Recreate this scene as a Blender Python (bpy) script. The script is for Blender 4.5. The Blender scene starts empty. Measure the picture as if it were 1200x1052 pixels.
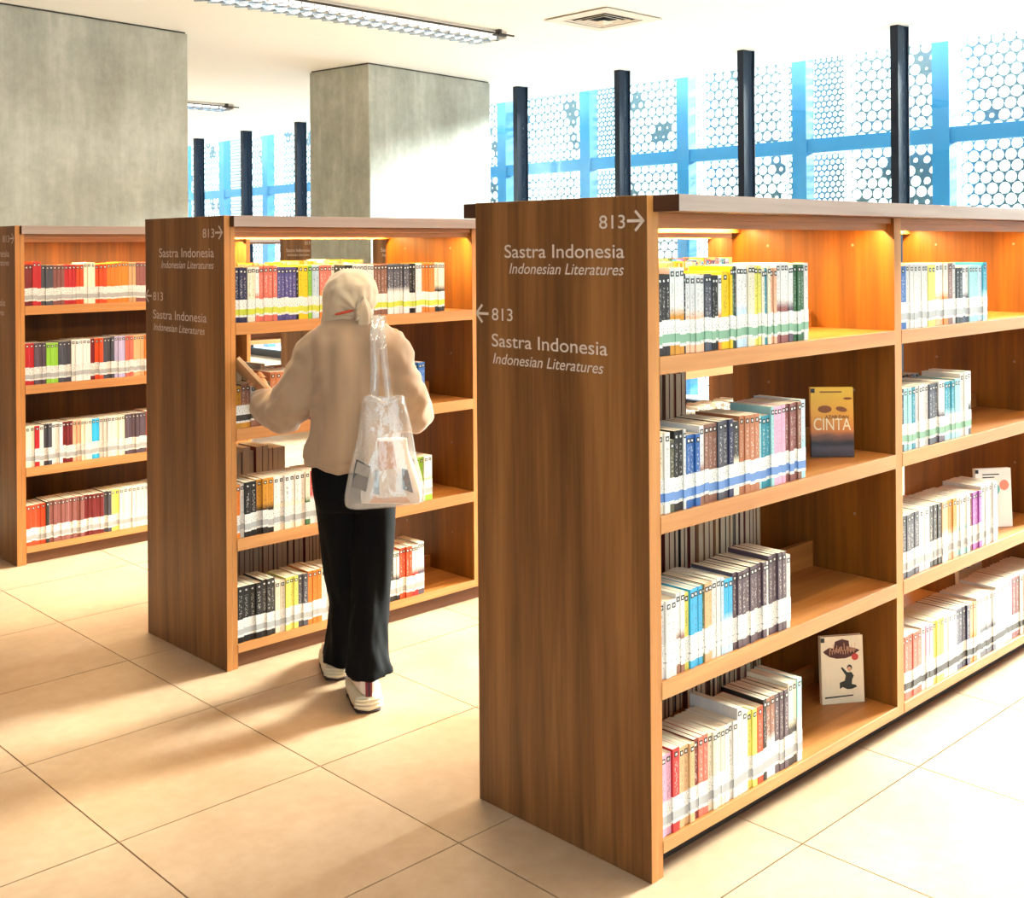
import bpy, bmesh, math, random
from mathutils import Vector, Matrix, noise
random.seed(7)
PI = math.pi
S = bpy.context.scene
COL = S.collection

# ------------------------------------------------------------------ camera, world, sun, exposure
YAW = 0.8042
F_PX, CY = 1357.55, 290.12
cam_d = bpy.data.cameras.new('camera')
cam = bpy.data.objects.new('camera', cam_d); COL.objects.link(cam)
cam_d.sensor_fit = 'HORIZONTAL'; cam_d.sensor_width = 36.0
cam_d.lens = F_PX / 1200 * 36.0
cam_d.shift_x = -(600 - 600) / 1200
cam_d.shift_y = (CY - 526) / 1200
cam_d.clip_start = 0.05; cam_d.clip_end = 200
ROLL = 0.0074
fwd = Vector((math.cos(YAW), math.sin(YAW), 0)); rgt = Vector((math.sin(YAW), -math.cos(YAW), 0)); up = Vector((0, 0, 1))
cam.matrix_world = Matrix.Translation((0, 0, 1.58)) @ Matrix((rgt, up, -fwd)).transposed().to_4x4() @ Matrix.Rotation(-ROLL, 4, 'Z')
# rolled camera keeps its shifted principal point: nudge the shift sideways accordingly
cam_d.shift_x = (CY - 526) * math.sin(ROLL) / 1200 * 0
S.camera = cam

w = bpy.data.worlds.new('world'); S.world = w; w.use_nodes = True
bg = w.node_tree.nodes['Background']
bg.inputs[0].default_value = (0.88, 0.97, 1.0, 1); bg.inputs[1].default_value = 2.5

sun_d = bpy.data.lights.new('sun', 'SUN'); sun_d.energy = 80.0; sun_d.angle = math.radians(16); sun_d.color = (1.0, 0.94, 0.85)
sun = bpy.data.objects.new('sun', sun_d); COL.objects.link(sun)
sd = Vector((-1, 0.10, -0.40)).normalized()
sun.rotation_euler = sd.to_track_quat('-Z', 'Y').to_euler(); sun.location = (14, 0, 8)

def portal(name, loc, nrm, sx, sy):
    d = bpy.data.lights.new(name, 'AREA'); d.shape = 'RECTANGLE'; d.size = sx; d.size_y = sy
    d.cycles.is_portal = True
    o = bpy.data.objects.new(name, d); COL.objects.link(o); o.location = loc
    o.rotation_euler = Vector(nrm).to_track_quat('-Z', 'Y').to_euler()
portal('window_portal_far', (8.75, 9.5, 1.7), (-1, 0, 0), 24, 3.6)
portal('window_portal_side', (3.2, -1.16, 1.7), (0, 1, 0), 13, 3.6)

S.view_settings.view_transform = 'Standard'; S.view_settings.look = 'None'
S.view_settings.gamma = 1.0; S.view_settings.use_curve_mapping = False
S.view_settings.exposure = 0.42

# ------------------------------------------------------------------ helpers
def srgb(h):
    if isinstance(h, str):
        h = h.lstrip('#'); c = [int(h[i:i+2], 16) / 255 for i in (0, 2, 4)]
    else: c = list(h)
    return tuple((x / 12.92 if x <= 0.04045 else ((x + 0.055) / 1.055) ** 2.4) for x in c) + (1,)

def new_mat(name):
    m = bpy.data.materials.new(name); m.use_nodes = True
    nt = m.node_tree; b = nt.nodes['Principled BSDF']
    return m, nt, b
def N(nt, t, **kw):
    n = nt.nodes.new(t)
    for k, v in kw.items(): setattr(n, k, v)
    return n
def L(nt, a, b): nt.links.new(a, b)
def math_n(nt, op, a, b=None, c=None):
    n = N(nt, 'ShaderNodeMath', operation=op)
    for i, v in enumerate((a, b, c)):
        if v is None: continue
        if isinstance(v, (int, float)): n.inputs[i].default_value = v
        else: L(nt, v, n.inputs[i])
    return n.outputs[0]
def mixc(nt, f, a, b):
    n = N(nt, 'ShaderNodeMix', data_type='RGBA')
    for s, v in ((0, f), (6, a), (7, b)):
        if isinstance(v, (int, float)): n.inputs[s].default_value = v
        elif isinstance(v, tuple): n.inputs[s].default_value = v
        else: L(nt, v, n.inputs[s])
    return n.outputs[2]
def noise_n(nt, vec, scale, detail=3, rough=0.5):
    n = N(nt, 'ShaderNodeTexNoise'); n.inputs['Scale'].default_value = scale
    n.inputs['Detail'].default_value = detail; n.inputs['Roughness'].default_value = rough
    if vec is not None: L(nt, vec, n.inputs['Vector'])
    return n.outputs['Fac']
def mapping(nt, src, scale):
    n = N(nt, 'ShaderNodeMapping'); n.inputs['Scale'].default_value = scale; L(nt, src, n.inputs['Vector']); return n.outputs[0]
def ramp(nt, f, stops):
    n = N(nt, 'ShaderNodeValToRGB'); L(nt, f, n.inputs[0])
    e = n.color_ramp.elements
    while len(e) < len(stops): e.new(0.5)
    for i, (p, c) in enumerate(stops): e[i].position = p; e[i].color = c
    return n.outputs[0]
def bump(nt, b, h, dist=0.002, strength=0.5):
    n = N(nt, 'ShaderNodeBump'); n.inputs['Distance'].default_value = dist; n.inputs['Strength'].default_value = strength
    L(nt, h, n.inputs['Height']); L(nt, n.outputs[0], b.inputs['Normal'])

def plain(name, col, rough=0.6, metal=0.0, var=0.06, spec=0.5, vs=30, emit=None):
    m, nt, b = new_mat(name)
    tc = N(nt, 'ShaderNodeTexCoord').outputs['Object']
    c = srgb(col)
    d = tuple(x * (1 - var) for x in c[:3]) + (1,)
    L(nt, mixc(nt, noise_n(nt, tc, vs), d, c), b.inputs['Base Color'])
    b.inputs['Roughness'].default_value = rough; b.inputs['Metallic'].default_value = metal
    b.inputs['Specular IOR Level'].default_value = spec
    if emit:
        b.inputs['Emission Color'].default_value = emit[0]; b.inputs['Emission Strength'].default_value = emit[1]
    return m

def wood(name, dark, mid, light, axis, rough=0.42, f=1.0):
    """laminate with grain running along axis"""
    m, nt, b = new_mat(name)
    tc = N(nt, 'ShaderNodeTexCoord').outputs['Object']
    sc = [9 * f] * 3; sc[axis] = 0.55 * f
    fi = [70 * f] * 3; fi[axis] = 2.5 * f
    n1 = noise_n(nt, mapping(nt, tc, sc), 1.0, 4, 0.6)
    n2 = noise_n(nt, mapping(nt, tc, fi), 1.0, 3, 0.6)
    s = math_n(nt, 'ADD', math_n(nt, 'MULTIPLY', n1, 0.75), math_n(nt, 'MULTIPLY', n2, 0.25))
    L(nt, ramp(nt, s, [(0.36, srgb(dark)), (0.5, srgb(mid)), (0.64, srgb(light))]), b.inputs['Base Color'])
    b.inputs['Roughness'].default_value = rough
    bump(nt, b, n2, 0.0006, 0.3)
    return m

M = {}
M['wood_v'] = wood('wood_laminate_vertical', '#5b381a', '#7d512a', '#9b6839', 2)
M['wood_x'] = wood('wood_laminate_shelf', '#8e5320', '#a86a2e', '#bd8042', 0)
M['wood_div'] = wood('wood_laminate_divider', '#5c330a', '#78460c', '#92580f', 2)
M['wood_edge'] = wood('wood_edge_banding_lit', '#b0723a', '#c08348', '#cf9458', 0, 0.5)  # banding made paler: light on the shelf fronts put into the colour
M['wood_edge_lit_v'] = wood('wood_edge_banding_lit_vertical', '#a86b2f', '#b87838', '#c98a48', 2, 0.5)  # same light painted into the upright front edges
M['fascia'] = wood('glare_grey_fascia', '#8a7568', '#978276', '#a59184', 0, 0.45)  # the grey is glare on the top board, put into its colour
M['wood_shaded'] = wood('shaded_board_end', '#3d2213', '#4a2a18', '#58341e', 1, 0.5)  # shade on the top board's end faces, put into their colour
M['plinth'] = wood('plinth_laminate', '#5a3418', '#6e4220', '#7c4c28', 0, 0.5)
M['letter'] = plain('pale_lettering', '#dccbbd', 0.5, var=0.02)
M['white'] = plain('white_paint', '#eceff0', 0.8, var=0.02, vs=3)
M['mullion'] = plain('navy_black_aluminium', '#0a1a30', 0.4, 0.3, 0.2)
M['steel_flare'] = plain('flare_blue_steel', '#0f7ab0', 0.5, 0.0, 0.15, vs=4)  # saturated blue is window flare painted onto the steel
M['screen'] = plain('perforated_screen_metal', '#48656e', 0.5, 0.1, 0.1, vs=6)
M['chrome'] = plain('mirror_reflector', '#d4dde4', 0.12, 1.0, 0.05)
M['darkmetal'] = plain('dark_rail_metal', '#3a3530', 0.5, 0.3)
M['vent'] = plain('white_vent_metal', '#cfcac2', 0.5)
M['ventblack'] = plain('vent_shadow_black', '#17130f', 0.9)
M['tube'] = plain('fluorescent_tube', '#ffffff', 0.3, emit=((1, 0.98, 0.94, 1), 1.8))

M['strip'] = plain('added_warm_strip', '#fff0d8', .5, emit=((1, .7, .4, 1), 3.0))  # strips added to give the top shelves their orange glow
def concrete():
    m, nt, b = new_mat('raw_concrete')
    tc = N(nt, 'ShaderNodeTexCoord').outputs['Object']
    n1 = noise_n(nt, mapping(nt, tc, (1.6, 1.6, 1.1)), 1.0, 6, 0.62)
    n2 = noise_n(nt, mapping(nt, tc, (9, 9, 1.1)), 1.0, 4, 0.6)
    n3 = noise_n(nt, tc, 14, 5, 0.7)
    s = math_n(nt, 'ADD', math_n(nt, 'MULTIPLY', n1, 0.6), math_n(nt, 'ADD', math_n(nt, 'MULTIPLY', n2, 0.22), math_n(nt, 'MULTIPLY', n3, 0.18)))
    c = ramp(nt, s, [(0.36, srgb('#8b8c82')), (0.5, srgb('#a6a99f')), (0.62, srgb('#bec2ba'))])
    streak = ramp(nt, noise_n(nt, mapping(nt, tc, (7, 7, 0.8)), 1.3, 3), [(0.66, (0, 0, 0, 1)), (0.74, (1, 1, 1, 1))])
    c = mixc(nt, math_n(nt, 'MULTIPLY', streak, 0.35), c, srgb('#d9d7ce'))
    L(nt, c, b.inputs['Base Color']); b.inputs['Roughness'].default_value = 0.75
    bump(nt, b, s, 0.01, 0.3)
    return m
M['concrete'] = concrete()

def tile_mat():
    m, nt, b = new_mat('beige_porcelain_tile')
    tc = N(nt, 'ShaderNodeTexCoord').outputs['Object']
    oi = N(nt, 'ShaderNodeObjectInfo')
    v = N(nt, 'ShaderNodeVectorMath', operation='ADD'); L(nt, tc, v.inputs[0]); L(nt, oi.outputs['Location'], v.inputs[1])
    n1 = noise_n(nt, v.outputs[0], 1.8, 5, 0.6); n2 = noise_n(nt, v.outputs[0], 22, 4, 0.6)
    s = math_n(nt, 'ADD', math_n(nt, 'MULTIPLY', n1, 0.75), math_n(nt, 'MULTIPLY', n2, 0.25))
    c = ramp(nt, s, [(0.3, srgb('#a08264')), (0.5, srgb('#b09274')), (0.7, srgb('#bea286'))])
    val = math_n(nt, 'ADD', 0.95, math_n(nt, 'MULTIPLY', oi.outputs['Random'], 0.1))
    hs = N(nt, 'ShaderNodeHueSaturation'); L(nt, c, hs.inputs['Color']); L(nt, val, hs.inputs['Value'])
    L(nt, hs.outputs[0], b.inputs['Base Color'])
    b.inputs['Roughness'].default_value = 0.42; b.inputs['Specular IOR Level'].default_value = 0.4
    return m
M['tile'] = tile_mat()
M['grout'] = plain('grout', '#6e5a43', 0.9)
M['slab'] = plain('far_floor', '#b09274', 0.5, vs=2)

def glass_mat(name, col, gloss=0.06):
    m, nt, b = new_mat(name); nt.nodes.remove(b)
    out = nt.nodes['Material Output']
    t = N(nt, 'ShaderNodeBsdfTransparent'); t.inputs[0].default_value = col
    g = N(nt, 'ShaderNodeBsdfGlossy'); g.inputs['Roughness'].default_value = 0.02
    mx = N(nt, 'ShaderNodeMixShader'); mx.inputs[0].default_value = gloss
    L(nt, t.outputs[0], mx.inputs[1]); L(nt, g.outputs[0], mx.inputs[2]); L(nt, mx.outputs[0], out.inputs[0])
    return m
M['glass'] = glass_mat('window_glass', (0.9, 0.98, 1, 1))
M['vinyl'] = None

def link(name, me, parent=None):
    o = bpy.data.objects.new(name, me); COL.objects.link(o)
    if parent: o.parent = parent
    return o
def mesh(name, verts, faces, mats, mi=None, smooth=False):
    me = bpy.data.meshes.new(name); me.from_pydata([tuple(v) for v in verts], [], faces)
    for m in (mats if isinstance(mats, (list, tuple)) else [mats]): me.materials.append(m)
    if mi: me.polygons.foreach_set('material_index', mi)
    if smooth: me.polygons.foreach_set('use_smooth', [True] * len(me.polygons))
    me.update(); return me
class MB:
    def __init__(s): s.v = []; s.f = []; s.m = []
    def box(s, a, b, mi=0, face_mi=None):
        x0, y0, z0 = a; x1, y1, z1 = b; n = len(s.v)
        s.v += [(x0,y0,z0),(x1,y0,z0),(x1,y1,z0),(x0,y1,z0),(x0,y0,z1),(x1,y0,z1),(x1,y1,z1),(x0,y1,z1)]
        fs = [(0,3,2,1),(4,5,6,7),(0,1,5,4),(1,2,6,5),(2,3,7,6),(3,0,4,7)]  # bottom top -y +x +y -x
        s.f += [tuple(n + i for i in q) for q in fs]
        s.m += [(face_mi or {}).get(k, mi) for k in range(6)]
    def prism(s, pts, z0, z1, mi=0, tf=None):
        n = len(s.v); k = len(pts)
        P = [(x, y, z0) for x, y in pts] + [(x, y, z1) for x, y in pts]
        if tf: P = [tf(p) for p in P]
        s.v += P
        s.f += [tuple(n + i for i in reversed(range(k))), tuple(n + k + i for i in range(k))]
        s.f += [(n + i, n + (i + 1) % k, n + k + (i + 1) % k, n + k + i) for i in range(k)]
        s.m += [mi] * (k + 2)
    def tube(s, pts, r, seg=8, mi=0, cap=True):
        rings = []
        pts = [Vector(p) for p in pts]
        rr = r if isinstance(r, (list, tuple)) else [r] * len(pts)
        for i, p in enumerate(pts):
            t = (pts[min(i + 1, len(pts) - 1)] - pts[max(i - 1, 0)]).normalized()
            a = t.cross(Vector((0, 0, 1)));
            if a.length < 0.1: a = t.cross(Vector((1, 0, 0)))
            a.normalize(); b = t.cross(a)
            rings.append([p + a * math.cos(2*PI*k/seg) * rr[i] + b * math.sin(2*PI*k/seg) * rr[i] for k in range(seg)])
        s.loft(rings, mi, cap)
    def loft(s, rings, mi=0, cap=True):
        n = len(s.v); k = len(rings[0])
        for r in rings: s.v += [tuple(p) for p in r]
        for i in range(len(rings) - 1):
            for j in range(k):
                a = n + i*k + j; b = n + i*k + (j+1) % k
                s.f.append((a, b, b + k, a + k)); s.m.append(mi)
        if cap:
            s.f.append(tuple(n + j for j in reversed(range(k)))); s.m.append(mi)
            q = n + (len(rings)-1)*k; s.f.append(tuple(q + j for j in range(k))); s.m.append(mi)
    def build(s, name, mats, parent=None, smooth=False):
        return link(name, mesh(name, s.v, s.f, mats, s.m, smooth), parent)
def bxo(name, a, b, mats, parent=None, face_mi=None, bev=0.0):
    q = MB(); q.box(a, b, 0, face_mi); o = q.build(name, mats, parent)
    if bev:
        md = o.modifiers.new('bevel', 'BEVEL'); md.width = bev; md.segments = 2
    return o
def empty(name, loc=(0, 0, 0), rz=0, parent=None):
    o = bpy.data.objects.new(name, None); COL.objects.link(o); o.location = loc; o.rotation_euler = (0, 0, rz)
    o.empty_display_size = 0.1
    if parent: o.parent = parent
    return o
def tag(o, label=None, cat=None, group=None, kind=None):
    if label: o['label'] = label
    if cat: o['category'] = cat
    if group: o['group'] = group
    if kind: o['kind'] = kind
    return o
def struct(o): o['kind'] = 'structure'; return o

# ------------------------------------------------------------------ room shell
CEIL = 3.38
FX0, FX1, FY0, FY1 = -3.0, 9.3, -1.25, 21.0
T = 0.643
tx0, ty0 = 2.025 - 2*T, 2.966 - 4*T
NX, NY = 12, 14
floor = struct(bxo('floor', (FX0, FY0, -0.2), (9.9, FY1, -0.012), [M['grout']]))
# far and outer floor areas: plain slab flush with the tiles
q = MB()
ex, ey = tx0 + NX*T, ty0 + NY*T
q.box((FX0, FY0, -0.012), (tx0 - .003, FY1, 0)); q.box((ex, FY0, -0.012), (9.9, FY1, 0))
q.box((tx0, FY0, -0.012), (ex - .003, ty0 - .003, 0)); q.box((tx0, ey, -0.012), (ex - .003, FY1, 0))
q.build('floor_margin', [M['slab']], floor)
g = 0.0022
q = MB(); q.box((g, g, -0.012), (T - g, T - g, 0))
tile_me = mesh('floor_tile', q.v, q.f, [M['tile']])
for i in range(NX):
    for j in range(NY):
        o = link('floor_tile', tile_me, floor); o.location = (tx0 + i*T, ty0 + j*T, random.uniform(-.0004, 0))
struct(bxo('ceiling', (FX0, FY0, CEIL), (9.9, FY1, CEIL + 0.2), [M['white']]))
struct(bxo('wall_back', (FX0 - .2, FY0, 0), (FX0, FY1, CEIL), [M['plinth']]))
struct(bxo('wall_left', (FX0, FY1, 0), (9.9, FY1 + .2, CEIL), [M['white']]))

# glazed facade at the far end (local y runs along the facade)
FANG = -0.035
def facade_frame():
    pitch = 1.545
    k0, k1 = -4, 11
    for k in range(k0, k1):
        y0 = k * pitch; y1 = y0 + pitch
        fr = struct(empty('window_%d' % (k - k0 + 1), (8.9, 4.657, 0), FANG))
        bxo('mullion', (-0.05, y0 - .035, 0), (0.09, y0 + .035, CEIL), [M['mullion']], fr)
        q = MB(); q.box((0.09, y0 - .05, 0), (0.10, y0 + .05, CEIL)); q.build('mullion_cap', [M['mullion']], fr)
        bxo('bottom_rail', (0.0, y0 + .035, 0), (0.08, y1 - .035, 0.10), [M['mullion']], fr)
        bxo('glass_pane', (0.03, y0 + .035, 0.10), (0.042, y1 - .035, CEIL), [M['glass']], fr)
facade_frame()
# side glazing, outside the picture on the right
for k in range(8):
    x0 = -3.0 + k * 1.55
    fr = struct(empty('window_%d' % (20 + k), (0, FY0, 0)))
    bxo('mullion', (x0 - .035, -0.05, 0), (x0 + .035, 0.09, CEIL), [M['mullion']], fr)
    bxo('glass_pane', (x0 + .035, 0.03, 0.0), (x0 + 1.515, 0.042, CEIL), [M['glass']], fr)

# perforated outer sun screen
scr = tag(empty('sun_screen', (8.9, 4.657, 0), FANG), 'white perforated metal screen with flare-blue steel posts and beam outside the windows', 'screen')
SX = 1.75
q1 = 1.545
for k in range(-4, 11):
    yc = k * q1 + 0.39
    bxo('post', (SX - .30, yc - .085, -0.1), (SX - .16, yc + .085, CEIL + .6), [M['steel_flare']], scr)
    bxo('beam', (SX - .28, yc + .085, 2.53), (SX - .18, yc + q1 - .085, 2.67), [M['steel_flare']], scr)
def hexpanel(y0, y1, z0, z1, p, seed, thin):
    rnd = random.Random(seed)
    V = []; Fc = []
    blobs = [(rnd.uniform(y0, y1), rnd.uniform(z0, z1), rnd.uniform(.5, 1.4) * p) for _ in range(int((y1-y0)*(z1-z0)*2.2))] if p > .1 else []
    dz = p * math.sqrt(3) / 2
    rows = int((z1 - z0) / dz); R = p / math.sqrt(3)
    for r in range(rows):
        z = z0 + (r + .5) * dz
        off = (r % 2) * p / 2
        nn = int((y1 - y0 - off) / p)
        for c in range(nn):
            y = y0 + off + (c + .5) * p
            hr = p * thin
            if any((y-b[0])**2 + (z-b[1])**2 < b[2]**2 for b in blobs): hr = p * rnd.choice((.12, .2, .3))
            n = len(V)
            for a in range(12):
                th = a * PI / 6 + PI / 6 * 0
                ro = R if a % 2 == 1 else R * math.cos(PI / 6)
                V.append((SX, y + ro*math.cos(th), z + ro*math.sin(th)))
            for a in range(12):
                th = a * PI / 6
                V.append((SX, y + hr*math.cos(th), z + hr*math.sin(th)))
            for a in range(12):
                b = (a + 1) % 12
                Fc.append((n + a, n + b, n + 12 + b, n + 12 + a))
    return V, Fc
for k in range(-4, 11):
    yc = k * q1 + 0.39
    if k % 2 == 1:
        segs = [(yc - .37, yc + .37, .066, .385)]
    else: segs = []
    lo = yc + (.37 if k % 2 == 1 else 0); hi = yc + q1 - (.37 if (k + 1) % 2 == 1 else 0)
    segs.append((lo, hi, .118, .455))
    for i, (a, b, p, th) in enumerate(segs):
        for (z0, z1) in ((-0.1, 2.56), (2.62, 4.0)):
            V, Fc = hexpanel(a, b, z0, z1, p, k * 10 + i + (z0 > 1), th)
            o = link('perforated_panel', mesh('perforated_panel', V, Fc, [M['screen']]), scr)
            md = o.modifiers.new('thick', 'SOLIDIFY'); md.thickness = 0.006

# pillars
def pillar(label, x, y, rz, lx, ly):
    o = empty('pillar', (x, y, 0), rz)
    q = MB(); q.box((0, 0, 0), (lx, ly, CEIL - .012))
    a = q.build('pillar_shaft', [M['concrete']], o); md = a.modifiers.new('b', 'BEVEL'); md.width = .012; md.segments = 2
    q = MB(); q.box((.015, .015, CEIL - .012), (lx - .015, ly - .015, CEIL)); q.build('shadow_gap', [M['darkmetal']], o)
    tag(o, label, 'pillar')
A68 = math.radians(6.5)
pillar('wide raw concrete pillar behind the leftmost bookcase', 4.726 - 1.85*math.cos(A68), 8.756 - 1.85*math.sin(A68), A68, 1.85, .87)
pillar('raw concrete pillar behind the middle bookcase, beside the windows', 6.775, 9.012, A68, 1.80, .87)

# ------------------------------------------------------------------ ceiling fittings
def louver_light(x0, x1, y0, y1, label, power=0):
    o = empty('ceiling_light', (x0, y0, CEIL))
    lx, wy = x1 - x0, y1 - y0; h = .070
    q = MB(); q.box((0, 0, -.014), (lx, wy, 0)); q.box((lx - .012, 0, -h + .01), (lx, wy, -.014)); q.box((0, 0, -h + .01), (.012, wy, -.014)); q.build('housing', [M['vent']], o)
    for yy in (wy*.25, wy*.75):
        q = MB(); q.tube([(.04, yy, -.028), (lx - .04, yy, -.028)], .011, 10); q.build('tube', [M['tube']], o, True)
    n = max(4, int(lx / .105))
    for i in range(n):
        x = (i + .5) * lx / n; q = MB()
        for lane in range(2):   # bent mirrored vane crossing both lanes, chevron in plan
            ya = .006 + lane*(wy/2 - .004); yb = ya + wy/2 - .012; ym = (ya + yb)/2; e = lx/n*.42
            q.prism([(x - e, ya), (x + e, ym), (x - e, yb), (x - e + .008, yb), (x + e + .008, ym), (x - e + .008, ya)], -h + .004, -.036)
        q.build('louver_vane', [M['chrome']], o)
    q = MB(); q.box((.012, wy/2 - .006, -h + .002), (lx - .012, wy/2 + .006, -.014)); q.build('reflector', [M['chrome']], o)
    q = MB(); q.box((0.0, -.030, -.040), (lx + .06, -.018, -.026)); q.build('mounting_rail', [M['darkmetal']], o)
    q = MB(); q.box((lx - .13, -.045, -.05), (lx - .10, -.005, 0)); q.box((lx - .18, -.05, -.055), (lx - .05, -.01, -.046)); q.build('bracket', [M['darkmetal']], o)
    tag(o, label, 'ceiling light')
    if power:
        d = bpy.data.lights.new('added_lamp', 'AREA'); d.shape = 'RECTANGLE'; d.size = lx - .1; d.size_y = wy - .05; d.energy = power; d.color = (1, .80, .55)
        l = bpy.data.objects.new('added_lamp', d); COL.objects.link(l); l.parent = o; l.location = (lx/2, wy/2, -h - .005)
louver_light(3.9, 6.68, 6.98, 7.36, 'long mirrored louver ceiling light in front of the concrete pillars')
louver_light(5.4, 7.50, 12.75, 13.07, 'far louver ceiling light seen edge-on between the two pillars')
for n_, yy in enumerate((4.95, 2.92, .88)):  # unseen lights added to shape the light in the aisles
    louver_light(2.35, 4.75, yy, yy + .36, 'added louver ceiling light out of frame above the %s aisle' % ('left', 'middle', 'near')[n_], 45)
def vent():
    o = tag(empty('ceiling_vent', (6.86, 6.07, CEIL)), 'square white four-way air diffuser in the ceiling', 'vent')
    def frame(name, a, b, z0, z1, m, slope=0):
        q = MB(); n = 0
        O = [(-a,-a),(a,-a),(a,a),(-a,a)]; I = [(-b,-b),(b,-b),(b,b),(-b,b)]
        V = [(x,y,z0) for x,y in O] + [(x,y,z1) for x,y in I] + [(x,y,z0+.006) for x,y in O] + [(x,y,z1+.006) for x,y in I]
        for i in range(4):
            j = (i+1) % 4
            q.f += [(i, j, 4+j, 4+i), (8+i, 12+i, 12+j, 8+j), (i, 8+i, 8+j, j), (4+i, 4+j, 12+j, 12+i)]
        q.v = V; q.m = [0]*len(q.f); q.build(name, [m], o)
    frame('flange', .33, .225, -.014, -.018, M['vent'])
    bxo('dark_recess', (-.226, -.226, -.004), (.226, .226, -.001), [M['ventblack']], o)
    for i, a in enumerate((.205, .155, .105)):
        frame('louver_ring', a, a - .017, -.016, -.011, M['vent'])
    q = MB(); q.v = [(-.06,-.06,-.03),(.06,-.06,-.03),(.06,.06,-.03),(-.06,.06,-.03),(0,0,-.055)]; q.f = [(0,4,1),(1,4,2),(2,4,3),(3,4,0),(0,1,2,3)]; q.m = [0]*5; q.build('center_cone', [M['vent']], o)
vent()

# ------------------------------------------------------------------ bookcases
H = 1.7085
LEV = (.09, .487, .903, 1.303)
W = .634
BAY = 1.27
def text_mesh(s, w, h, shear=0.0, cap=True):
    c = bpy.data.curves.new('t', 'FONT'); c.body = s; c.size = 1; c.shear = shear; c.extrude = 0.0; c.offset = 0.004
    o = bpy.data.objects.new('t', c); COL.objects.link(o)
    dg = bpy.context.evaluated_depsgraph_get(); dg.update()
    me = bpy.data.meshes.new_from_object(o.evaluated_get(dg))
    bpy.data.objects.remove(o); bpy.data.curves.remove(c)
    xs = [v.co.x for v in me.vertices]; ys = [v.co.y for v in me.vertices]
    x0, x1, y1 = min(xs), max(xs), max(ys)
    for v in me.vertices:
        # text x -> -Y, text y -> +Z, facing -X, 0.6 mm proud of the panel
        a = (v.co.x - x0) / (x1 - x0) * w; b = v.co.y / y1 * h
        v.co = Vector((-0.0008, -a, b))
    me.materials.clear(); me.materials.append(M['letter'])
    return me
def split_words(me):
    """cut a lettering mesh into one mesh per word at its widest gap along y"""
    cs = sorted(((p.center.y, p.index) for p in me.polygons))
    fy = [(min(me.vertices[i].co.y for i in p.vertices), max(me.vertices[i].co.y for i in p.vertices)) for p in me.polygons]
    fy.sort(); best, cut, hi = 0, None, fy[0][1]
    for a, b in fy[1:]:
        if a - hi > best: best, cut = a - hi, (a + hi) / 2
        hi = max(hi, b)
    out = []
    for side in (1, -1):
        V = []; F = []; mp = {}
        for p in me.polygons:
            if (p.center.y - cut) * side > 0:
                for i in p.vertices:
                    if i not in mp: mp[i] = len(V); V.append(tuple(me.vertices[i].co))
                F.append(tuple(mp[i] for i in p.vertices))
        out.append(mesh('word', V, F, [M['letter']]))
    return out
TXT = {}
def txt(s, w, h, sh=0.0):
    k = (s, w, h, sh)
    if k not in TXT: TXT[k] = split_words(text_mesh(s, w, h, sh)) if ' ' in s else [text_mesh(s, w, h, sh)]
    return TXT[k]
def arrow_mesh(right, w=.052, h=.05, t=.0075):
    sg = -1 if right else 1
    q = MB()
    def seg(a, b):
        d = Vector(b) - Vector(a); n = Vector((-d[1], d[0])).normalized() * t / 2
        P = [Vector(a)+n, Vector(b)+n, Vector(b)-n, Vector(a)-n]
        k = len(q.v); q.v += [(-.0008, sg*p[0], p[1]) for p in P]; q.f.append((k, k+1, k+2, k+3)); q.m.append(0)
    seg((0, 0), (w, 0)); seg((w - h/2 - .001, h/2), (w + .002, -.002)); seg((w - h/2 - .001, -h/2), (w + .002, .002))
    return mesh('arrow', q.v, q.f, [M['letter']])
ARR = [arrow_mesh(True), arrow_mesh(False)]

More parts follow.
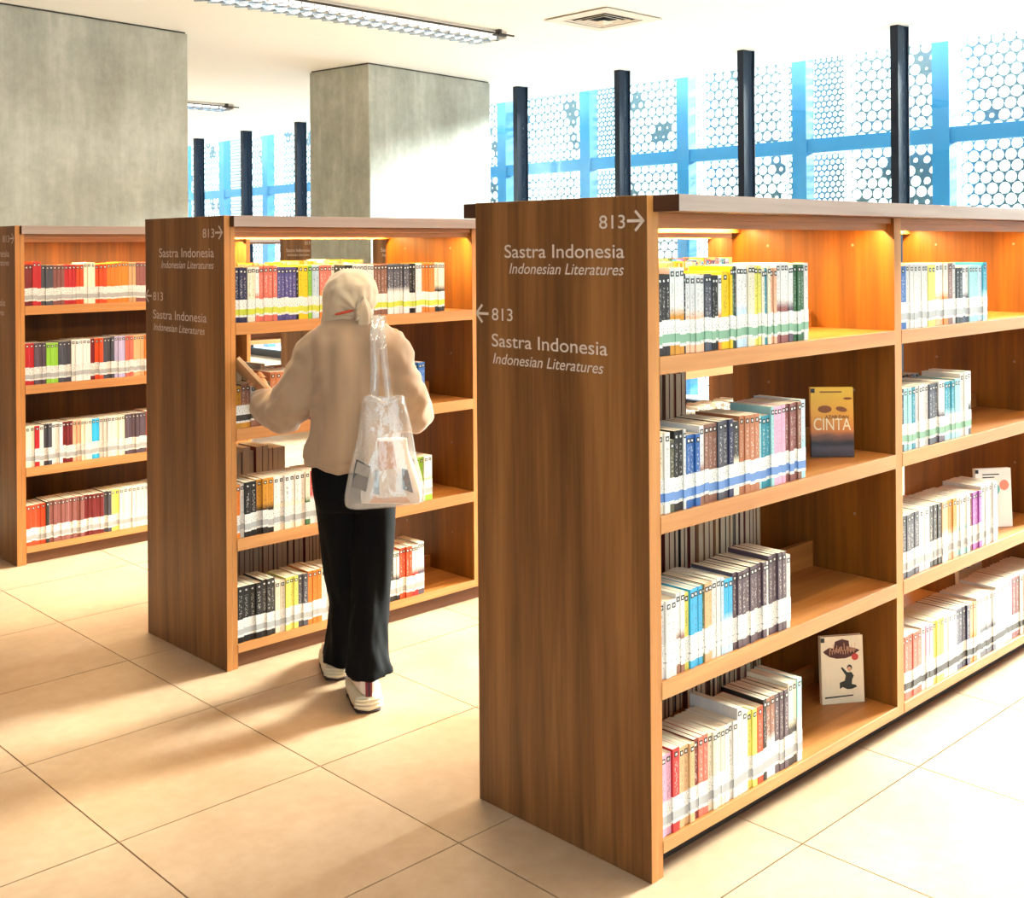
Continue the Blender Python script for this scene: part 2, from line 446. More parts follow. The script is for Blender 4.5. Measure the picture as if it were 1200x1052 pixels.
def bookcase(x0, y0, nb, label, over=.08, back=False, rec=.022, pm='plinth', lit=True):
    o = tag(empty('bookcase', (x0, y0, 0)), label, 'bookcase')
    Lx = nb*BAY + .047
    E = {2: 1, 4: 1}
    # outer end panel with signage
    p = bxo('end_panel', (0, 0, 0), (.025, W, H), [M['wood_v'], M['wood_edge_lit_v']], o, E, .0015)
    def put(me, y, z, name):
        for m_ in (me if isinstance(me, list) else [me]):
            t = link(name, m_, p); t.location = (0, y, z)
    put(txt('813', .087, .034), .158, 1.627, 'number_lettering')
    put(ARR[0], .064, 1.645, 'arrow')
    put(txt('Sastra Indonesia', .438, .036), .512, 1.552, 'sign_lettering')
    put(txt('Indonesian Literatures', .418, .029, .25), .494, 1.508, 'italic_lettering')
    put(ARR[1], .580, 1.393, 'arrow')
    put(txt('813', .084, .034), .566, 1.376, 'number_lettering')
    put(txt('Sastra Indonesia', .434, .036), .567, 1.302, 'sign_lettering')
    put(txt('Indonesian Literatures', .416, .029, .25), .563, 1.254, 'italic_lettering')
    bxo('side_panel', (.0265, .002, 0), (.047, W - .002, H - .042), [M['wood_div'], M['wood_edge_lit_v']], o, E)
    bxo('end_panel', (Lx + .0, 0, 0), (Lx + .025, W, H), [M['wood_v'], M['wood_edge_lit_v']], o, E, .0015)
    top = bxo('top_board', (.026, -over, H - .042), (Lx - .001, W + over, H), [M['wood_shaded'], M['fascia']], o, {1: 1, 2: 1, 4: 1}, .001)
    xs = [.047]
    for b in range(1, nb):
        xd = b * BAY
        dv = bxo('divider', (xd - .022, .002, .058), (xd + .022, W - .002, H - .043), [M['wood_div'], M['wood_edge_lit_v']], o, E)
        if b <= 2:
            for zz in (.28, .69, 1.10, 1.58):
                for yy in (.15, .48):
                    q = MB(); q.tube([(xd - .0235, yy, zz), (xd - .0215, yy, zz)], .0045, 8)
                    q.build('screw_cap', [M['fascia']], dv)
        xs += [xd - .022, xd + .022]
    xs.append(Lx)
    for b in range(nb):
        a, c = xs[2*b] + .0005, xs[2*b+1] - .0005
        for li, z in enumerate(LEV):
            th = .045 if li else .032
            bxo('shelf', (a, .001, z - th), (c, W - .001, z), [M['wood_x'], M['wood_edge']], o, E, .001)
            if not back:
                bxo('center_stop', (a, W/2 - .009, z + .0005), (c, W/2 + .009, z + .055 + (.03 if li == 1 else 0)), [M['wood_x']], o)
        bxo('top_rail', (a, .012, H - .06), (c, W - .012, H - .043), [M['wood_x']], o)
        if lit:
            lips = (.028, W - .040) if not back else (.028,)
            for ly in lips: bxo('added_strip_lip', (a, ly, H - .082), (c, ly + .012, H - .0605), [M['wood_x']], o)  # lip added to hide the strip behind it
            for yy in ((.058, W - .058) if not back else (.07,)):
                bxo('added_strip', (a + .03, yy - .006, H - .066), (c - .03, yy + .006, H - .0605), [M['strip']], o)
                d = bpy.data.lights.new('added_strip_lamp', 'AREA'); d.shape = 'RECTANGLE'; d.size = c - a - .07; d.size_y = .01; d.energy = 15 if not back else 28; d.color = (1, .66, .24)  # lamp added to warm the top compartment
                l = bpy.data.objects.new('added_strip_lamp', d); COL.objects.link(l); l.parent = o; l.location = ((a + c)/2, yy, H - .067)
        bxo('plinth', (a - (.022 if b else 0), rec, 0.0), (c + (.022 if b < nb - 1 else 0), W - rec, .057), [M[pm]], o)
        if back:
            bxo('back_panel', (a, W - .03, .058), (c, W - .012, H - .061), [M['wood_div']], o)
    return o
CX, CY0 = 2.2314, 1.834
BY0 = 3.870; AY0 = 5.906
bookcase(CX, CY0, 3, 'nearest brown wooden double-sided bookcase with white signage on its end panel', .08, rec=.055, pm='darkmetal')
bookcase(CX, BY0, 3, 'middle brown wooden bookcase in front of the woman in cream', .028)
bookcase(CX, AY0, 1, 'leftmost brown wooden bookcase with a closed back, cut by the photo edge', .022, back=True)
bookcase(CX, CY0 - 2.036, 3, 'added brown wooden bookcase outside the picture on the right', .08, lit=False)  # unseen, added to block low light from the side windows
bookcase(6.50, 7.97, 1, 'far bookcase end with small lettering in front of the second pillar', .02, lit=False)
bookcase(6.80, 10.0, 1, 'far bookcase end with small lettering left of the second pillar', .02, lit=False)
bookcase(5.6, 12.1, 2, 'distant bookcase against the windows, left of the far lettered bookcase ends', .02, lit=False)

# ------------------------------------------------------------------ books
PAL = dict(dark='#2c2724', black='#151314', white='#e4e1da', cream='#eadfc4', pink='#e6a9c4', gold='#c98a2a', yellow='#f3c90a',
    lemon='#ece268', blue='#2b62a8', navy='#22284e', sky='#2aa9d8', teal='#1f8ba0', paleteal='#9fcfd2', paleblue='#bcd2e0', green='#3f6b45', lime='#8fc63c',
    brown='#8d5f4c', copper='#b9754f', slate='#4a4c58', mauve='#5c4c58', rose='#8c5450', red='#c4222a', darkred='#7a1c22', coral='#dd6f5c', orange='#e8812a',
    redorange='#dc4a1e', tan='#d8ac7c', grey='#8e8e8e', palegrey='#d5d3d0', purple='#514b8c', violet='#a64fae', peach='#efb793', lilac='#c3b7dc', olive='#56543a')
CN = dict(dark='charcoal', black='black', white='white', cream='cream', pink='pink', gold='gold', yellow='bright yellow', lemon='pale yellow', blue='blue', navy='navy',
    sky='sky blue', teal='teal', paleteal='pale teal', paleblue='pale blue', green='dark green', lime='lime green', brown='brown', copper='copper', slate='slate grey',
    mauve='mauve grey', rose='rose brown', red='red', darkred='dark red', coral='coral', orange='orange', redorange='red-orange', tan='tan', grey='grey', palegrey='light grey',
    purple='purple', violet='violet', peach='peach', lilac='lilac', olive='olive')
DARKS = {'dark','black','blue','navy','teal','green','brown','slate','mauve','rose','red','darkred','purple','violet','olive','redorange','grey','coral','copper'}
CM = {}
def cover_mat(c, c2=None, ink=True):
    """book cover; spine lettering-like print from stretched noise inside the spine's middle"""
    k = (c, c2)
    if k in CM: return CM[k]
    m, nt, b = new_mat('cover_' + c + ('_' + c2 if c2 else ''))
    tcn = N(nt, 'ShaderNodeTexCoord'); gen = N(nt, 'ShaderNodeSeparateXYZ'); L(nt, tcn.outputs['Generated'], gen.inputs[0])
    oi = N(nt, 'ShaderNodeObjectInfo')
    off = N(nt, 'ShaderNodeVectorMath', operation='SCALE'); L(nt, oi.outputs['Location'], off.inputs[0]); off.inputs['Scale'].default_value = 7.7
    ad = N(nt, 'ShaderNodeVectorMath', operation='ADD'); L(nt, tcn.outputs['Object'], ad.inputs[0]); L(nt, off.outputs[0], ad.inputs[1])
    nz = noise_n(nt, mapping(nt, ad.outputs[0], (260, 10, 170)), 1.0, 2)
    pn = math_n(nt, 'GREATER_THAN', nz, 0.56)
    x, y, z = gen.outputs
    def band(s, lo, hi): return math_n(nt, 'MULTIPLY', math_n(nt, 'GREATER_THAN', s, lo), math_n(nt, 'LESS_THAN', s, hi))
    mask = math_n(nt, 'MULTIPLY', band(x, .3, .72), math_n(nt, 'MULTIPLY', band(z, .45, .84), math_n(nt, 'LESS_THAN', y, .02)))
    base = srgb(PAL[c])
    colr = base
    if c2:
        st = math_n(nt, 'MULTIPLY', math_n(nt, 'ADD', math_n(nt, 'SUBTRACT', .52, z), math_n(nt, 'MULTIPLY', nz, .06)), 9.0)
        st.node.use_clamp = True
        colr = mixc(nt, st, base, srgb(PAL[c2]))
    else:
        nn = noise_n(nt, mapping(nt, ad.outputs[0], (30, 30, 9)), 1.0, 2)
        colr = mixc(nt, nn, tuple(v*.72 for v in base[:3]) + (1,), base)
    inkc = srgb('#e6e2da') if c in DARKS else srgb('#4a3a34')
    L(nt, mixc(nt, math_n(nt, 'MULTIPLY', math_n(nt, 'MULTIPLY', mask, pn), .5), colr, inkc), b.inputs['Base Color'])
    b.inputs['Roughness'].default_value = .38
    CM[k] = m; return m
def pages_mat():
    m, nt, b = new_mat('book_pages')
    tc = N(nt, 'ShaderNodeTexCoord').outputs['Object']
    n = noise_n(nt, mapping(nt, tc, (900, 8, 8)), 1.0, 2)
    n2 = noise_n(nt, mapping(nt, tc, (60, 2, 2)), 1.0, 1)
    L(nt, mixc(nt, math_n(nt, 'MULTIPLY', math_n(nt, 'ADD', n, n2), .5), srgb('#c4ae88'), srgb('#ece0c6')), b.inputs['Base Color']); b.inputs['Roughness'].default_value = .9
    return m
M['pages'] = pages_mat()
M['label'] = plain('label_white', '#dedcd6', .5, var=.03)
STR = {'g': plain('label_stripe_green', '#7fa88c', .5), 'b': plain('label_stripe_blue', '#5f86c0', .5), 'k': plain('label_stripe_black', '#35322f', .5),
       'y': plain('label_stripe_lime', '#c0c840', .5), 'w': plain('label_stripe_grey', '#a8a8a8', .5), 'n': M['label']}
M['tagblack'] = plain('tag_black', '#1b1a1a', .5)
def label_print():
    m, nt, b = new_mat('label_print')
    tc = N(nt, 'ShaderNodeTexCoord').outputs['Object']
    nz = noise_n(nt, mapping(nt, tc, (330, 10, 210)), 1.0, 1)
    g = math_n(nt, 'MULTIPLY', math_n(nt, 'GREATER_THAN', nz, .6), .75)
    L(nt, mixc(nt, g, srgb('#e2e0da'), srgb('#3a3836')), b.inputs['Base Color']); b.inputs['Roughness'].default_value = .5
    return m
M['label'] = label_print(); STR['n'] = M['label']

def u_prism(q, x0, x1, y0, y1, t, z0, z1, mi):
    q.prism([(x0, y0 + .001), (x0 + .0015, y0), (x1 - .0015, y0), (x1, y0 + .001), (x1, y1), (x1 - t, y1), (x1 - t, y0 + t), (x0 + t, y0 + t), (x0 + t, y1), (x0, y1)], z0, z1, mi)
def book_parts(w, d, h, stripe, tagon):
    """four part geometries in book space: spine on y=0, x along the shelf"""
    t = .0011
    c = MB(); u_prism(c, 0, w, 0, d, t, 0, h, 0)
    p = MB(); p.box((t, .002, .002), (w - t, d - .003, h - .0004))
    l = MB(); e = .0005
    lz = random.choice((.0, .002, .004))
    # wrap-around call number label: white block over a coloured stripe
    l.box((-e*.4, -e, .05 + lz), (w + e*.4, .012, .086 + lz), 0); l.box((-e*.4, -e, .028 + lz), (w + e*.4, .012, .05 + lz), 1); l.box((-e*.4, -e, .020 + lz), (w + e*.4, .012, .028 + lz), 0)
    g = None
    if tagon:
        g = MB(); cx = w/2; r = min(w*.42, .0065)
        g.box((cx - r, -e, h - .022), (cx + r, .0, h - .009), 0); g.box((cx - r*.5, -e*1.6, h - .0185), (cx + r*.5, 0, h - .0125), 1)
    return c, p, l, g
ORD = lambda n: '%d%s' % (n, 'th' if 10 <= n % 100 <= 20 else {1:'st',2:'nd',3:'rd'}.get(n % 10, 'th'))
STUFF = dict(v=[], f=[], m=[], mats=[], idx={})
def stuff_add(mb, mats, mtx):
    n = len(STUFF['v'])
    STUFF['v'] += [tuple(mtx @ Vector(v)) for v in mb.v]
    STUFF['f'] += [tuple(n + i for i in f) for f in mb.f]
    for i in mb.m:
        m = mats[i]
        if m.name not in STUFF['idx']: STUFF['idx'][m.name] = len(STUFF['mats']); STUFF['mats'].append(m)
        STUFF['m'].append(STUFF['idx'][m.name])
nbooks = 0
def row(x0, x1, y, z, spec, where, group, stripe='g', individual=True, depth=(.135, .15), flip=False, lean_last=True, tags=True):
    """spec: list of (count, colour[, colour2], width mm, height m[, depth])"""
    global nbooks
    items = []
    for s in spec:
        s = list(s); cnt = s.pop(0); c = s.pop(0); c2 = s.pop(0) if isinstance(s[0], str) else None
        wd = s.pop(0); h = s.pop(0); dp = s.pop(0) if s else random.uniform(*depth)
        for _ in range(cnt): items.append((c, c2, wd, h, dp))
    tot = sum(i[2] for i in items)
    k = (x1 - x0) / tot
    x = x0
    for n, (c, c2, wd, h, dp) in enumerate(items):
        w_ = wd * k - .0006
        h_ = h + random.uniform(-.001, .001)
        yy = y + random.uniform(.004, .010)
        tagon = tags
        cb, pb, lb, gb = book_parts(w_, dp, h_, stripe, tagon)
        mats = [cover_mat(c, c2)]
        lm = [M['label'], STR[stripe]]
        if individual:
            nbooks += 1
            o = cb.build('book', mats); o.location = (x, yy, z + .0006)
            tag(o, '%s book, %s from left, %s' % (CN[c] + (' and ' + CN[c2] if c2 else ''), ORD(n + 1), where), 'book', group)
            pb.build('pages', [M['pages']], o)
            lb.build('spine_label', lm, o)
            if gb: gb.build('corner_tag', [M['tagblack'], M['label']], o)
        else:
            mt = Matrix.Translation((x, yy, z + .0006))
            if flip: mt = Matrix.Translation((x + w_, yy, z + .0006)) @ Matrix.Rotation(PI, 4, 'Z')
            stuff_add(cb, mats, mt); stuff_add(pb, [M['pages']], mt)
            if not flip: stuff_add(lb, lm, mt)
            if gb and not flip: stuff_add(gb, [M['tagblack'], M['label']], mt)
        x += wd * k
C = 'cream'; 
Y1 = CY0 + .004
# nearest bookcase, left bay
row(2.283, 2.978, Y1, LEV[3], [(3,'dark',17,.205),(3,'white','gold',19,.222),(1,'black',8,.205),(4,'palegrey','peach',19,.202),(2,'slate',17,.203),(2,'black',15,.2),(1,'white','orange',14,.2),(1,'yellow',34,.208),(1,'yellow',12,.222),(1,'green',10,.222),(1,'dark',10,.222),(3,'white','paleblue',17,.222),(2,'cream',17,.226),(2,'lemon',15,.222),(1,'cream',14,.214),(1,'teal',14,.214),(1,'cream',16,.22),(2,'peach',15,.214),(3,'white','rose',20,.228),(2,'white','mauve',15,.22),(3,'green',16,.222),(1,'white',22,.226)],
    'top shelf, nearest bookcase left bay', 'books on the top shelf of the nearest bookcase', 'g')
row(2.283, 2.965, Y1, LEV[2], [(1,'cream',20,.204),(1,'white',20,.205),(1,'olive',16,.185),(2,'black',16,.205),(1,'palegrey',10,.205),(3,'blue',18,.188),(1,'palegrey','brown',18,.205),(3,'brown',17,.207),(2,'slate',22,.209),(1,'navy',20,.209),(1,'dark','cream',24,.2),(4,'copper',21,.212),(1,'paleteal',12,.205),(2,'teal',19,.202),(1,'paleteal',14,.224),(3,'pink',18,.222,.15),(3,'rose',18,.223,.15),(1,'brown',18,.223,.15),(1,'paleblue','paleteal',24,.226,.16)],
    'second shelf down, nearest bookcase left bay', 'books on the second shelf of the nearest bookcase', 'b')
row(2.283, 2.873, Y1, LEV[1], [(3,'white',21,.196),(2,'white','brown',17,.206),(1,'lemon',20,.2),(3,'sky',18,.204),(1,'green',8,.204),(2,'tan',17,.206),(2,'white',18,.208),(1,'paleblue',14,.206),(2,'sky','paleblue',19,.198),(4,'mauve',19,.208),(4,'mauve',19,.210),(1,'white',14,.208),(4,'mauve',20,.222),(1,'palegrey',20,.208)],
    'third shelf down, nearest bookcase left bay', 'books on the third shelf of the nearest bookcase', 'n')
row(2.283, 2.932, Y1, LEV[0], [(2,'pink',20,.205),(1,'red',26,.212),(3,'tan',19,.205),(1,'darkred',17,.207),(2,'coral',19,.207),(4,'cream',16,.205),(3,'white',17,.205),(1,'palegrey',20,.235,.16),(1,'white',24,.222),(2,'lemon',20,.212),(1,'redorange',26,.212),(1,'black',16,.226),(2,'brown','palegrey',20,.222),(3,'mauve',20,.222),(2,'cream','dark',20,.235),(1,'paleteal','white',22,.238)],
    'bottom shelf, nearest bookcase left bay', 'books on the bottom shelf of the nearest bookcase', 'w')
# nearest bookcase, right bay
row(3.532, 4.182, Y1, LEV[3], [(1,'blue',30,.205),(6,'white',17,.212),(2,'lemon',18,.206),(2,'white','tan',19,.212),(1,'cream','orange',22,.212),(1,'brown',26,.212),(1,'palegrey',18,.212),(2,'dark',17,.194),(2,'palegrey','slate',17,.2),(3,'paleteal',17,.2),(1,'paleblue',22,.2),(1,'teal','paleteal',24,.21)],
    'top shelf, nearest bookcase right bay', 'books on the top shelf of the right bay', 'w')
row(3.532, 4.05, Y1, LEV[2], [(1,'dark',14,.205),(2,'paleteal',20,.205),(1,'teal',16,.205),(4,'palegrey',17,.207),(3,'slate',17,.205),(2,'white','mauve',16,.207),(3,'teal','paleteal',18,.203),(2,'paleteal',17,.206),(2,'white',20,.222),(1,'palegrey','dark',22,.224)],
    'second shelf down, nearest bookcase right bay', 'books on the second shelf of the right bay', 'g')
row(3.532, 4.256, Y1, LEV[1], [(4,'slate',20,.205),(2,'white',24,.207),(3,'dark',18,.207),(2,'tan','palegrey',17,.207),(2,'gold','peach',20,.207),(4,'white','paleteal',16,.203),(1,'darkred',16,.205),(3,'violet',16,.203),(3,'white',20,.216),(1,'palegrey',24,.218)],
    'third shelf down, nearest bookcase right bay', 'books on the third shelf of the right bay', 'w')
row(3.532, 4.70, Y1, LEV[0], [(1,'dark',8,.205),(4,'coral',20,.205),(1,'white',20,.21),(2,'pink','white',17,.21),(3,'lemon',18,.21),(3,'white',22,.21),(4,'navy',18,.21),(2,'tan','orange',17,.212),(1,'white',20,.218),(5,'palegrey','slate',18,.218),(3,'white',26,.226),(1,'pink',26,.226),(2,'darkred',22,.226),(8,'white',21,.226)],
    'bottom shelf, nearest bookcase right bay', 'books on the bottom shelf of the right bay', 'k')
# middle bookcase
Y2 = BY0 + .004
row(2.2815, 3.325, Y2, LEV[3], [(3,'navy',18,.208),(2,'cream',18,.21),(1,'white','coral',16,.21),(4,'coral',20,.212),(5,'purple',17,.206),(1,'black',12,.206),(2,'yellow',22,.212),(1,'lime',18,.212),(2,'paleblue',18,.212),(3,'coral','orange',20,.212),(1,'cream',14,.212),(3,'olive',18,.212),(2,'black',18,.21),(6,'white',18,.212),(4,'brown',17,.212),(7,'slate','palegrey',17,.21),(2,'black',16,.212),(2,'white',18,.212),(4,'orange',18,.213),(3,'cream','dark',19,.213)],
    'top shelf, middle bookcase behind the woman', 'books on the top shelf of the middle bookcase', 'y')
row(2.2815, 2.62, Y2, LEV[2], [(1,'gold',18,.16),(2,'brown','gold',17,.165),(2,'palegrey','brown',18,.16),(2,'olive',18,.165),(3,'copper','redorange',20,.2),(3,'white','red',18,.2),(2,'darkred',18,.198)],
    'second shelf down, middle bookcase left end', 'books beside the hand of the woman', 'k')
row(3.02, 3.21, Y2, LEV[2], [(2,'slate',18,.178),(4,'navy','paleblue',18,.182),(3,'blue','paleblue',17,.185)],
    'second shelf down, middle bookcase right end', 'books right of the sweater of the woman', 'b')
row(2.2815, 2.80, Y2, LEV[1], [(1,'orange',14,.2),(1,'white',14,.205),(2,'black',22,.208),(3,'gold','black',20,.21),(6,'white','cream',20,.21),(1,'cream','green',18,.21),(4,'red','white',18,.21),(4,'white',20,.21)],
    'third shelf down, middle bookcase left of woman', 'books on the third shelf of the middle bookcase', 'w')
row(3.11, 3.245, Y2, LEV[1], [(2,'navy','paleblue',17,.188),(2,'lime',18,.19),(2,'white','lime',19,.192)],
    'third shelf down, middle bookcase right end', 'books right of the tote bag', 'w')
row(2.2815, 2.86, Y2, LEV[0], [(4,'black',24,.212),(3,'dark',17,.218),(2,'cream',20,.2),(3,'lemon',17,.205),(2,'slate',20,.205),(3,'orange',19,.21),(5,'white',19,.204),(4,'palegrey',19,.21)],
    'bottom shelf, middle bookcase left of woman', 'books on the bottom shelf of the middle bookcase', 'w')
row(2.96, 3.197, Y2, LEV[0], [(2,'darkred',17,.205),(2,'dark',18,.204),(2,'white','black',17,.206),(4,'redorange',17,.215),(2,'white','red',17,.215),(2,'palegrey','mauve',18,.222)],
    'bottom shelf, middle bookcase right of woman', 'books right of the black trousers', 'w')
# leftmost bookcase and the back rows: the rest of the books in view
Y3 = AY0 + .004
sp = [[(2,'darkred',18,.21),(2,'red',20,.222),(3,'slate',18,.205),(3,'rose',17,.205),(3,'red',18,.205),(2,'redorange',18,.205),(3,'cream','lemon',18,.215),(3,'redorange','orange',19,.205),(3,'orange',18,.21),(3,'orange','yellow',18,.215),(2,'tan',18,.212),(6,'rose','dark',18,.212),(5,'cream',18,.21)],
      [(2,'red',20,.21),(3,'mauve',18,.21),(3,'lime','cream',18,.205),(3,'slate',20,.21),(5,'white','cream',18,.215),(1,'darkred',20,.215),(2,'redorange','slate',20,.215),(3,'slate',18,.215),(3,'lilac',18,.22),(2,'coral',20,.218),(3,'tan','rose',18,.218),(2,'orange',18,.218),(6,'white','paleteal',20,.218)],
      [(2,'white','cream',22,.205),(1,'red',22,.205),(1,'white',20,.205),(2,'slate',20,.21),(3,'black','white',17,.21),(3,'darkred',17,.21),(2,'white','peach',20,.21),(3,'brown','cream',18,.21),(2,'teal','sky',20,.21),(4,'white',20,.21),(3,'rose','cream',17,.212),(6,'mauve',19,.214),(4,'coral',20,.218),(4,'white',20,.222)],
      [(4,'redorange',21,.205),(1,'white','dark',15,.21),(9,'palegrey','rose',17,.212),(5,'darkred',18,.212),(2,'slate',18,.214),(2,'lime','lemon',18,.216),(8,'white',20,.218),(6,'blue','paleblue',19,.222)]]
for i, s in enumerate(sp):
    row(2.2815, 3.10, Y3, LEV[3 - i], s, '', '', 'w', individual=False)
YB = .634
def backrow(y, z, x0, x1, n, cols, h):
    row(x0, x1, y, z, [(1, random.choice(cols), random.uniform(14, 26), h + random.uniform(-.015, .015)) for _ in range(n)], '', '', 'w', individual=False, flip=True, tags=False)
br = ['brown', 'darkred', 'dark', 'rose', 'slate', 'tan', 'darkred']
backrow(CY0 + .61, LEV[3], 2.285, 3.05, 36, ['yellow','cream','gold','white','tan'], .215)
backrow(CY0 + .61, LEV[2], 2.285, 3.0, 28, br, .27)
backrow(CY0 + .61, LEV[1], 2.285, 3.42, 46, br, .325)
backrow(CY0 + .61, LEV[0], 2.285, 3.42, 46, ['brown','slate','rose','dark'], .29)
backrow(BY0 + .61, LEV[3], 2.285, 3.25, 44, ['yellow','cream','gold','white','tan'], .215)
backrow(BY0 + .61, LEV[2], 2.285, 2.75, 18, ['black','dark','white','grey','green'], .17)
backrow(BY0 + .61, LEV[1], 2.285, 2.80, 18, ['darkred','cream','dark','darkred'], .235)
backrow(BY0 + .61, LEV[0], 2.285, 3.1, 34, br, .32)
# middle bookcase further bays seen through the nearest one
for z in LEV[1:]:
    row(3.53, 4.45, Y2, z, [(1, random.choice(list(PAL)), 'white', random.uniform(15, 24), random.uniform(.19, .215)) for _ in range(44)], '', '', 'g', individual=False)
    row(4.80, 5.60, Y2, z, [(1, random.choice(list(PAL)), 'white', random.uniform(15, 24), random.uniform(.19, .215)) for _ in range(38)], '', '', 'g', individual=False)
for (xx, yy) in ((6.56, 7.975), (5.66, 12.105)):
    for z in LEV:
        row(xx, xx + 1.1, yy, z, [(1, random.choice(list(PAL)), random.uniform(15, 24), random.uniform(.19, .215)) for _ in range(46)], '', '', 'g', individual=False)
row(3.56, 3.96, CY0 + .154, LEV[2], [(1, c_, 18, .214, .125) for c_ in ['dark','brown','slate','grey','dark']*4], '', '', 'w', individual=False, tags=False)
so = link('book_rows', mesh('book_rows', STUFF['v'], STUFF['f'], STUFF['mats'], STUFF['m']))
tag(so, 'remaining rows of library books on the leftmost bookcase, back rows and distant shelves', 'books', kind='stuff')

# larger books lying and standing behind the second shelf of the right bay
def loose_book(name, w, d, h, c, loc, rot, label, mats=None, cat='book'):
    cb, pb, lb, gb = book_parts(w, d, h, 'k', True)
    o = cb.build(name, [cover_mat(c)]); o.location = loc; o.rotation_euler = rot
    tag(o, label, cat); pb.build('pages', [M['pages']], o)
    return o
loose_book('book', .025, .13, .20, 'navy', (3.62, CY0 + .160, LEV[2] + .2445), (0, PI/2, 0), 'large navy hardback lying across the back books, right bay second shelf')

# face-out paperbacks
def cover_book(x, y, z, w, h, rz, tilt, label, art):
    th = .018
    o = tag(empty('displayed_book', (x, y, z), rz), label, 'book'); o.rotation_euler = (tilt, 0, rz)
    q = MB(); q.box((0, 0, 0), (w, .0012, h)); q.box((0, th - .0012, 0), (w, th, h)); q.box((0, 0, 0), (.0012, th, h)); q.build('cover', [art], o)
    q = MB(); q.box((.0012, .0012, .0015), (w - .003, th - .0012, h - .002)); q.build('pages', [M['pages']], o)
    q = MB(); q.box((.001, -.0006, h - .018), (.014, 0, h - .004)); q.build('corner_tag', [M['tagblack']], o)
    return o
def face_text(s, w, h, mat, parent, x, z, name='title_lettering', extra=0):
    me = text_mesh(s, w, h).copy()
    for v in me.vertices: v.co = Vector((-v.co.y, -.0008 - extra, v.co.z))
    me.materials.clear(); me.materials.append(mat)
    t = link(name, me, parent); t.location = (x, 0, z); return t
def flat(pts, mat, parent, name, y=-.0005):
    me = mesh(name, [(x, y, z) for x, z in pts], [tuple(range(len(pts)))], [mat]); return link(name, me, parent)
def ell(cx, cz, rx, rz, n=18, a=0):
    return [(cx + rx*math.cos(2*PI*i/n)*math.cos(a) - rz*math.sin(2*PI*i/n)*math.sin(a), cz + rx*math.cos(2*PI*i/n)*math.sin(a) + rz*math.sin(2*PI*i/n)*math.cos(a)) for i in range(n)]
def grad_mat(name, stops, wav=0.0):
    m, nt, b = new_mat(name)
    tcn = N(nt, 'ShaderNodeTexCoord'); sx = N(nt, 'ShaderNodeSeparateXYZ'); L(nt, tcn.outputs['Generated'], sx.inputs[0])
    nz = noise_n(nt, mapping(nt, tcn.outputs['Generated'], (2, 2, 14)), 1.0, 3)
    z = math_n(nt, 'ADD', sx.outputs[2], math_n(nt, 'MULTIPLY', math_n(nt, 'SUBTRACT', nz, .5), wav))
    L(nt, ramp(nt, z, stops), b.inputs['Base Color']); b.inputs['Roughness'].default_value = .35
    return m
m1 = grad_mat('sunset_cover', [(0, srgb('#2a2024')), (.12, srgb('#4a3c44')), (.2, srgb('#1e181c')), (.3, srgb('#7a4a34')), (.38, srgb('#d0752c')), (.62, srgb('#e79b28')), (1, srgb('#e8b82c'))], .12)
ink_b = plain('brown_ink', '#8a4a18', .6); ink_c = plain('cream_ink', '#f6dcae', .6); ink_r = plain('maroon_ink', '#4a1a16', .6); ink_k = plain('dark_green_ink', '#20221c', .6)
ink_red = plain('red_ink', '#c23a34', .6); ink_skin = plain('skin_ink', '#d9a07c', .6); ink_t = plain('teal_ink', '#69b4ae', .6); ink_p = plain('coral_ink', '#e08a76', .6)
RZF = -math.radians(43)
b1 = cover_book(3.252, 2.005, LEV[2] + .001, .136, .222, -math.radians(45.5), -.05, 'face-out orange novel titled CINTA on the second shelf of the nearest bookcase', m1)
face_text('CINTA', .118, .038, ink_c, b1, .009, .086)
face_text('AZAB DAN', .075, .011, ink_r, b1, .045, .122, extra=.0002)
flat(ell(.045, .152, .022, .012), ink_b, b1, 'eye_print'); flat(ell(.098, .152, .018, .008, a=-.2), ink_b, b1, 'eye_print')
flat([(.03, .205), (.10, .205), (.10, .209), (.03, .209)], ink_b, b1, 'small_print')
flat(ell(.118, .186, .014, .004), ink_b, b1, 'small_print')
m2 = plain('cream_cover', '#eedcbc', .5, var=.12, vs=60)
b2 = cover_book(3.321, 2.014, LEV[0] + .001, .147, .215, -math.radians(34), -.06, 'face-out cream comic novel with brown title banner on the bottom shelf', m2)
ban = [(.008, .168), (.03, .180), (.045, .176), (.05, .198), (.075, .205), (.098, .198), (.10, .178), (.118, .174), (.136, .166), (.125, .160), (.11, .150), (.085, .143), (.055, .143), (.03, .150), (.015, .160)]
flat(ban, ink_r, b2, 'title_banner')
q = MB()
for i in range(22):   # script-like pale strokes in the banner
    a = .03 + i * .0042; zb = .150 + .012 * math.sin(i * 1.7) ** 2 + .006
    q.box((a, -.0011, zb), (a + .0018, -.0009, zb + .014 + .010 * (i % 3 == 0)))
q.build('title_strokes', [ink_skin], b2)
flat(ell(.118, .146, .012, .011), ink_red, b2, 'round_seal', -.0009)
flat(ell(.098, .112, .009, .010), ink_k, b2, 'hair_print', -.0006); flat(ell(.097, .108, .007, .008), ink_skin, b2, 'face_print', -.0009)
flat([(.090, .098), (.072, .116), (.068, .112), (.084, .088), (.080, .072), (.062, .066), (.062, .046), (.072, .052), (.088, .044), (.104, .044), (.122, .050), (.118, .056), (.104, .060), (.106, .074), (.112, .086), (.104, .098)], ink_k, b2, 'figure_print', -.0006)
flat([(.010, .018), (.108, .022), (.108, .026), (.010, .023)], ink_k, b2, 'small_print')
m3 = plain('white_cover', '#f0ece6', .5, var=.04)
b3 = cover_book(4.375, 1.975, LEV[1] + .001, .15, .225, RZF + .15, -.05, 'face-out white picture book on the third shelf of the right bay', m3)
